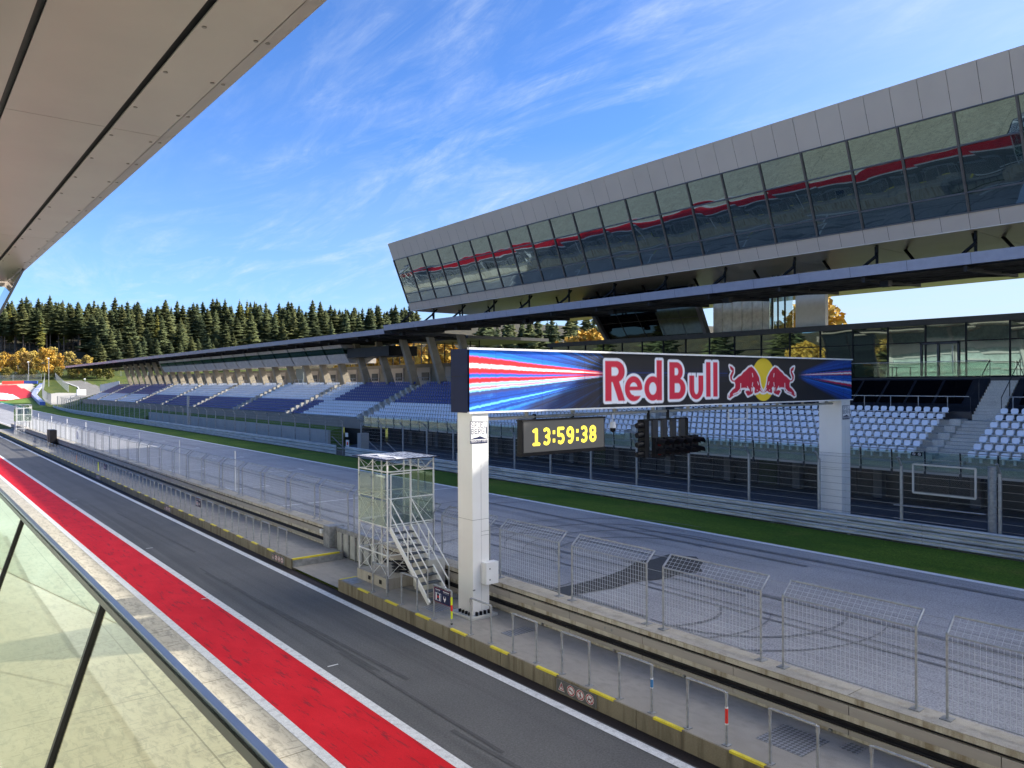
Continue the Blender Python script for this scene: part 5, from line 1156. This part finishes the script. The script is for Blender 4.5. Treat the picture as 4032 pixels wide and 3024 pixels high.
# ------------------------------------------------------------------ trees
def conifer(H, Rb, m, seed, bare=.22, dens_=1.):
    rd = random.Random(seed); t = MB(); t.tube((0, 0, -1), (0, 0, H * .97), H * .012, 5, r2=.03); c = MB(); lev = int(34 * dens_); Rb = Rb * 1.28
    for i in range(lev):
        f = i / (lev - 1); z = H * (bare + (1 - bare) * f); r = Rb * (1 - f) ** .62 * (.62 + .22 * math.sin(i * 1.7 + seed) + rd.uniform(0, .38)) + .12
        if f < .15: r *= .55 + 3 * f
        for k in range(int(12 + 5 * (1 - f))):
            a = rd.uniform(0, 2 * PI); rr = r * rd.uniform(.55, 1.15); dz = -rr * rd.uniform(.22, .5); w_ = rr * rd.uniform(.20, .36) + .10; ca_, sa_ = math.cos(a), math.sin(a); z0 = z + rd.uniform(-.3, .3)
            for s, (l, off) in enumerate(((1, 0), (.7, .35), (.7, -.35))):
                ca2, sa2 = math.cos(a + off), math.sin(a + off); R_ = rr * l; up = rd.uniform(-.25, .15)
                c.add([(0, 0, z0 + .1), (ca2 * R_ * .55 - sa2 * w_, sa2 * R_ * .55 + ca2 * w_, z0 + dz * .5 + up), (ca2 * R_, sa2 * R_, z0 + dz + R_ * .12), (ca2 * R_ * .55 + sa2 * w_, sa2 * R_ * .55 - ca2 * w_, z0 + dz * .5 - up - w_ * .6)], [(0, 1, 2, 3)])
    return t, c
def decid(H, Rb, seed, n=1500, ls=.42, airy=.0):
    rd = random.Random(seed); t = MB(); t.tube((0, 0, -1), (0, 0, H * .55), H * .016, 6, r2=H * .008); c = MB(); cl = []
    for k in range(22):
        a = rd.uniform(0, 2 * PI); f = rd.uniform(.22, .95); r = Rb * math.sin(PI * min(1, (f - .12) / .95)) ** .7 * rd.uniform(.2, .85); p = (r * math.cos(a), r * math.sin(a), H * f); cl.append((p, Rb * rd.uniform(.25, .45)))
        t.tube((0, 0, H * f * .6), p, H * .006, 4, r2=.03)
    for k in range(n):
        p, cr = rd.choice(cl); d = Vector((rd.gauss(0, 1), rd.gauss(0, 1), rd.gauss(0, .8))).normalized() * cr * rd.uniform(.35, 1.1) ** .5; q_ = Vector(p) + d; u = Vector((rd.gauss(0, 1), rd.gauss(0, 1), rd.gauss(0, 1))).normalized() * ls; v = u.cross(Vector((rd.gauss(0, 1), rd.gauss(0, 1), rd.gauss(0, 1)))).normalized() * ls * .7
        c.add([q_ - u, q_ - v, q_ + u, q_ + v], [(0, 1, 2, 3)])
    return t, c
def mktree(name, label, cat, tc_, cm_, group):
    t = thing(name, label, cat, (0, 0, 0), group); tc_[0].build('trunk', trunk_m, t); tc_[1].build('crown', cm_, t); return t
PR = [('spruce_tree', conifer(26, 4.2, 0, 1), spruce_m), ('spruce_tree', conifer(26, 3.6, 0, 2, .3), spruce_m), ('spruce_tree', conifer(25, 4.6, 0, 3, .12), spruce_d), ('spruce_tree', conifer(27, 3.3, 0, 4, .42), spruce_m), ('spruce_tree', conifer(24, 3.8, 0, 6, .18, .8), spruce_d)]
G1 = 'conifers of the forest on the hill'
LBS = ['tall olive green spruce in the forest on the hill', 'slim spruce with a bare lower trunk in the hill forest', 'broad dark spruce with branches down to the ground in the hill forest', 'high stemmed spruce with long bare trunk in the hill forest', 'blue green spruce in the hill forest']
protos = [None] * 5; rt_ = random.Random(11)
def ray2(px):
    a = (px - 2016) / 3040; return (math.sin(A) + a * math.cos(A), math.cos(A) - a * math.sin(A))
def place(idx, x, y, z, sc, rz):
    if protos[idx] is None:
        protos[idx] = mktree(PR[idx][0], LBS[idx], 'tree', PR[idx][1], PR[idx][2], G1); o = protos[idx]; o.location = (x, y, z); o.rotation_euler.z = rz; o.scale = (sc[0], sc[0], sc[1])
    else: dup(protos[idx], (x, y, z), LBS[idx], rz, (sc[0], sc[0], sc[1]))
def atpx(px, w_=None, s=None):
    d = ray2(px)
    if w_ is None: w_ = s / (.45 * d[0] + .9 * d[1])
    return d[0] * w_, d[1] * w_
for row, s in enumerate((452, 474, 492, 512, 535)):
    n = (38, 48, 46, 46, 48)[row]
    for k in range(n):
        px = -70 + 1720 * (k + rt_.uniform(.1, .9)) / n; x, y = atpx(px, s=s + rt_.uniform(-9, 9)); idx = rt_.choice((1, 3, 3) if row == 1 and px < 420 else (0, 1, 2, 4)) if row else rt_.choice((0, 2, 4))
        if row == 0 and px < 330: continue
        h = rt_.uniform(.84, 1.06) * (.98 if row < 3 else .88); place(idx, x, y, ter(x, y) - .3, (rt_.uniform(1.05, 1.6), h * rt_.choice((.9, 1, 1, 1.07))), rt_.uniform(0, 6))
for k in range(16):
    px = -60 + 29 * k + rt_.uniform(-8, 8); x, y = atpx(px, s=rt_.uniform(462, 482)); place(3, x, y, ter(x, y) - .3, (rt_.uniform(1.2, 1.5), rt_.uniform(.85, 1.02)), rt_.uniform(0, 6))
for k in range(30):
    px = 1880 + 560 * (k % 15 + rt_.uniform(.1, .9)) / 15; x, y = atpx(px, 205 + 25 * (k // 15) + rt_.uniform(-6, 6)); place(rt_.choice((0, 1, 2, 4)), x, y, 0, (rt_.uniform(.9, 1.15), rt_.uniform(.95, 1.12)), rt_.uniform(0, 6))
for k in range(26):
    x = -62 - 9 * (k % 3) - rt_.uniform(0, 5); y = -10 + 7.4 * k + rt_.uniform(-2, 2); place(rt_.choice((0, 2, 4)), x, y, ter(x, y) - .5, (1.2, rt_.uniform(.55, .8)), rt_.uniform(0, 6))
la = conifer(24, 3.6, 0, 9, .2, .7); LA = mktree('larch_tree', 'pale yellow green larch rising above the forest skyline', 'tree', la, larch_m, 'larches in the forest'); x, y = atpx(945, s=488); LA.location = (x, y, ter(x, y)); LA.scale = (1, 1, 1.16)
for px, s, sc in ((975, 492, 1.12), (250, 470, .86), (160, 462, .8), (620, 466, .9), (40, 474, 1.02), (1090, 486, .9), (700, 452, .7)):
    x, y = atpx(px, s=s); dup(LA, (x, y, ter(x, y)), 'yellowish larch among the dark spruces' if px != 975 else 'second larch top beside the tallest one on the skyline', px, (sc, sc, sc))
D = [mktree('maple_tree', 'round bright yellow maple in front of the forest, largest autumn crown', 'tree', decid(14, 4.4, 21, 2600), yel_m, 'autumn trees below the forest'), mktree('birch_tree', 'slim golden birch in the autumn row below the forest', 'tree', decid(13, 2.6, 22, 1500, .38), yel_m, 'autumn trees below the forest'),
     mktree('beech_tree', 'orange leaved tree in the autumn row below the forest', 'tree', decid(13, 3.2, 23, 1700, .4), ora_m, 'autumn trees below the forest'), mktree('shrub_tree', 'olive brown bushy small tree at the forest foot', 'tree', decid(8, 3.6, 24, 1500, .4), olive_m, 'autumn trees below the forest')]
first = [True] * 4
def pd(i, px, s, sc, lb=None, zz_=None, w_=None):
    x, y = atpx(px, w_, s if w_ is None else None); z = ter(x, y) - .2 if zz_ is None else zz_
    if first[i]: first[i] = False; o = D[i]; o.location = (x, y, z); o.scale = (sc, sc, sc); o.rotation_euler.z = px; return
    dup(D[i], (x, y, z), lb or D[i]['label'], px * 1.3, (sc, sc, sc))
pd(0, 186, 401, 1.08)
for i, px, s, sc in ((1, 8, 400, 1.), (2, 100, 402, .95), (1, 60, 405, .95), (2, 275, 404, .95), (1, 145, 412, .9), (2, 305, 402, .7), (1, 235, 410, .85), (2, 340, 404, .8), (1, 352, 408, .8), (2, 120, 408, .9), (1, 30, 403, .9), (3, 30, 396, .7), (3, 130, 397, .6), (3, 225, 398, .7), (3, 290, 397, .7), (3, 330, 398, .8), (3, 380, 398, .9), (2, -20, 402, 1), (3, 410, 400, 1.), (3, 80, 398, .6), (2, 205, 415, 1.0), (1, 90, 414, 1.), (3, 430, 392, .8), (2, 400, 404, .6)): pd(i, px, s, sc)
for k, (px, w_, sc) in enumerate(((1395, 160, 1.), (1450, 150, 1.1), (1510, 150, 1.1), (1580, 145, 1.15), (1640, 140, 1.1), (1705, 135, 1.15))): pd(0, px, 0, sc, 'yellow tree glimpsed through the louvres behind the far stand', 0, w_)
pd(0, 2290, 0, 1.2, 'yellow tree between forest and the dark stair core', 0, 128); pd(1, 2330, 0, 1.25, 'slim yellow tree touching the dark stair core', 0, 126); pd(0, 3165, 0, 1.4, 'yellow tree standing behind the lounge roof beside the white slab', 0, 104)
for k in range(7): 
    x, y = -58 - 4 * (k % 2), 5 + 15 * k; dup(D[(0, 2)[k % 2]], (x, y, ter(x, y)), 'autumn tree on the slope behind the pit building', k, 1.1)
for s_, n_ in ((440, 16), (425, 8)):
    for k in range(n_): px = 380 + 560 * (k + rt_.uniform(.1, .9)) / n_; x, y = atpx(px, s=s_ + rt_.uniform(-5, 5)); place(rt_.choice((2, 4, 0)), x, y, ter(x, y) - .3, (.9, rt_.uniform(.5, .72)), rt_.uniform(0, 6))

# ------------------------------------------------------------------ pit building (camera stands on its terrace)
pb = thing('pit_building', 'pit building with beige soffit panels hanging overhead', 'building', (-4, 0, 0))
Yc = [55.8, 38.4, 20.9, 3.4, -14, -31, -60]
for (xa, xb_, nm) in ((-8, 1.84, 'soffit_panel'), (1.97, 4.03, 'soffit_panel'), (4.17, 5.30, 'soffit_panel')):
    for a, b in zip(Yc, Yc[1:]): MB().box(xa, xb_, b + .012, a - .012, 13.80, 13.83).build(nm, soffit_m, pb)
for a, b in zip(Yc, Yc[1:]): MB().add([(5.315, b + .012, 13.80), (5.62, b + .012, 13.86), (5.62, a - .012, 13.86), (5.315, a - .012, 13.80), (5.315, b + .012, 14.0), (5.62, b + .012, 14.02), (5.62, a - .012, 14.02), (5.315, a - .012, 14.0)], [(0, 3, 2, 1), (1, 2, 6, 5), (4, 5, 6, 7)]).build('edge_trim', soffit_m, pb)
mb = MB().box(-8, 5.3, -60, 55.7, 13.92, 14.3); mb.build('roof_deck', black, pb)
y = 54.; bolt_m = simple('bolt_cap', (.16, .145, .13), .5)
while y > 6:
    for x in (4.28, 5.2, 5.42): MB().tube((x, y, 13.80 if x < 5.3 else 13.822), (x, y, 13.785 if x < 5.3 else 13.805), .045, 8).build('rivet', bolt_m, pb)
    y -= 2.5
MB().box(-8, 5.62, 56.0, 56.06, 13.5, 14.3).build('fascia_end', beige, pb)
# leaning glazed bay at the far end
mb = MB().add([(5.35, 55.7, 13.78), (2.0, 55.7, 6.2), (2.0, 49, 6.2), (5.35, 49, 13.78)], [(0, 1, 2, 3)]); mb.build('bay_glass', mirror_glass('bay_glass', (.02, .025, .03), 1.9), pb)
mb = MB(); [mb.bar((5.42, y, 13.78), (2.08, y, 6.2), .12, .14, up=(0, 1, 0)) for y in (55.7, 52.3, 49)]; mb.build('bay_mullion', charcoal, pb)
MB().box(-8, -4, -60, 55.7, 0, 5.2).build('ground_wall', facadew, pb)
for k in range(18): y = -55 + 6.1 * k; MB().box(-4, -3.96, y, y + 4.6, 0, 3.9).build('garage_door', simple('garage_door_grey', (.35, .37, .38), .5) if 'garage_door_grey' not in MATS else MATS['garage_door_grey'], pb)
MB().box(-8, .36, -60, 11.9, 5.2, 5.6).box(-8, .7, 12.0, 55.7, 5.2, 5.59).build('terrace_slab', facadew, pb)
MB().box(-8, -4, -60, 11.8, 5.6, 13.79).box(-8, .8, 12, 48.9, 5.6, 13.79).build('upper_wall', simple('pale_cyan_glazing', (.58, .70, .68), .25) , pb)
mb = MB()
for z in (6.6, 7.6, 8.6, 9.6, 10.6): mb.box(.81, .95, 12, 48.9, z, z + .22)
mb.box(.81, 1.0, 12, 48.9, 11.3, 12.2); mb.build('sill_band', facadew, pb)
for k in range(5): y = 17 + 7.6 * k; MB().bar((.95, y, 5.6), (1.1, y + 1.6, 13.7), .5, .3, up=(1, 0, 0)).build('slanted_column', facadew, pb)
# balustrade in front of the viewer
bb = thing('terrace_balustrade', 'leaning glass balustrade with slim dark steel handrail above the pit apron', 'balustrade', (.5, 8, 5.6))
MB().box(.691, .716, -8, 11.5, 6.587, 6.600).build('handrail_cap', rim_m, bb); MB().box(.682, .7155, -8, 11.5, 6.556, 6.5869).build('handrail', simple('handrail_side', (.022, .02, .018), .4, 0, spec=.3), bb)
for k in range(4):
    y = 1.0 + 2.7 * k
    MB().add([(.695, y + .015, 6.55), (.39, y + .015, 5.605), (.39, y + 2.685, 5.605), (.695, y + 2.685, 6.55)], [(0, 1, 2, 3)]).build('glass_panel', parapetglass, bb)
    MB().bar((.693, y, 6.55), (.388, y, 5.605), .026, .03, up=(0, 1, 0)).build('joint_seal', black, bb)
MB().add([(.695, -8, 6.55), (.39, -8, 5.605), (.39, .985, 5.605), (.695, .985, 6.55)], [(0, 1, 2, 3)]).build('glass_panel', parapetglass, bb)

for o in bpy.data.objects:
    if '_o' in o.keys(): del o['_o']
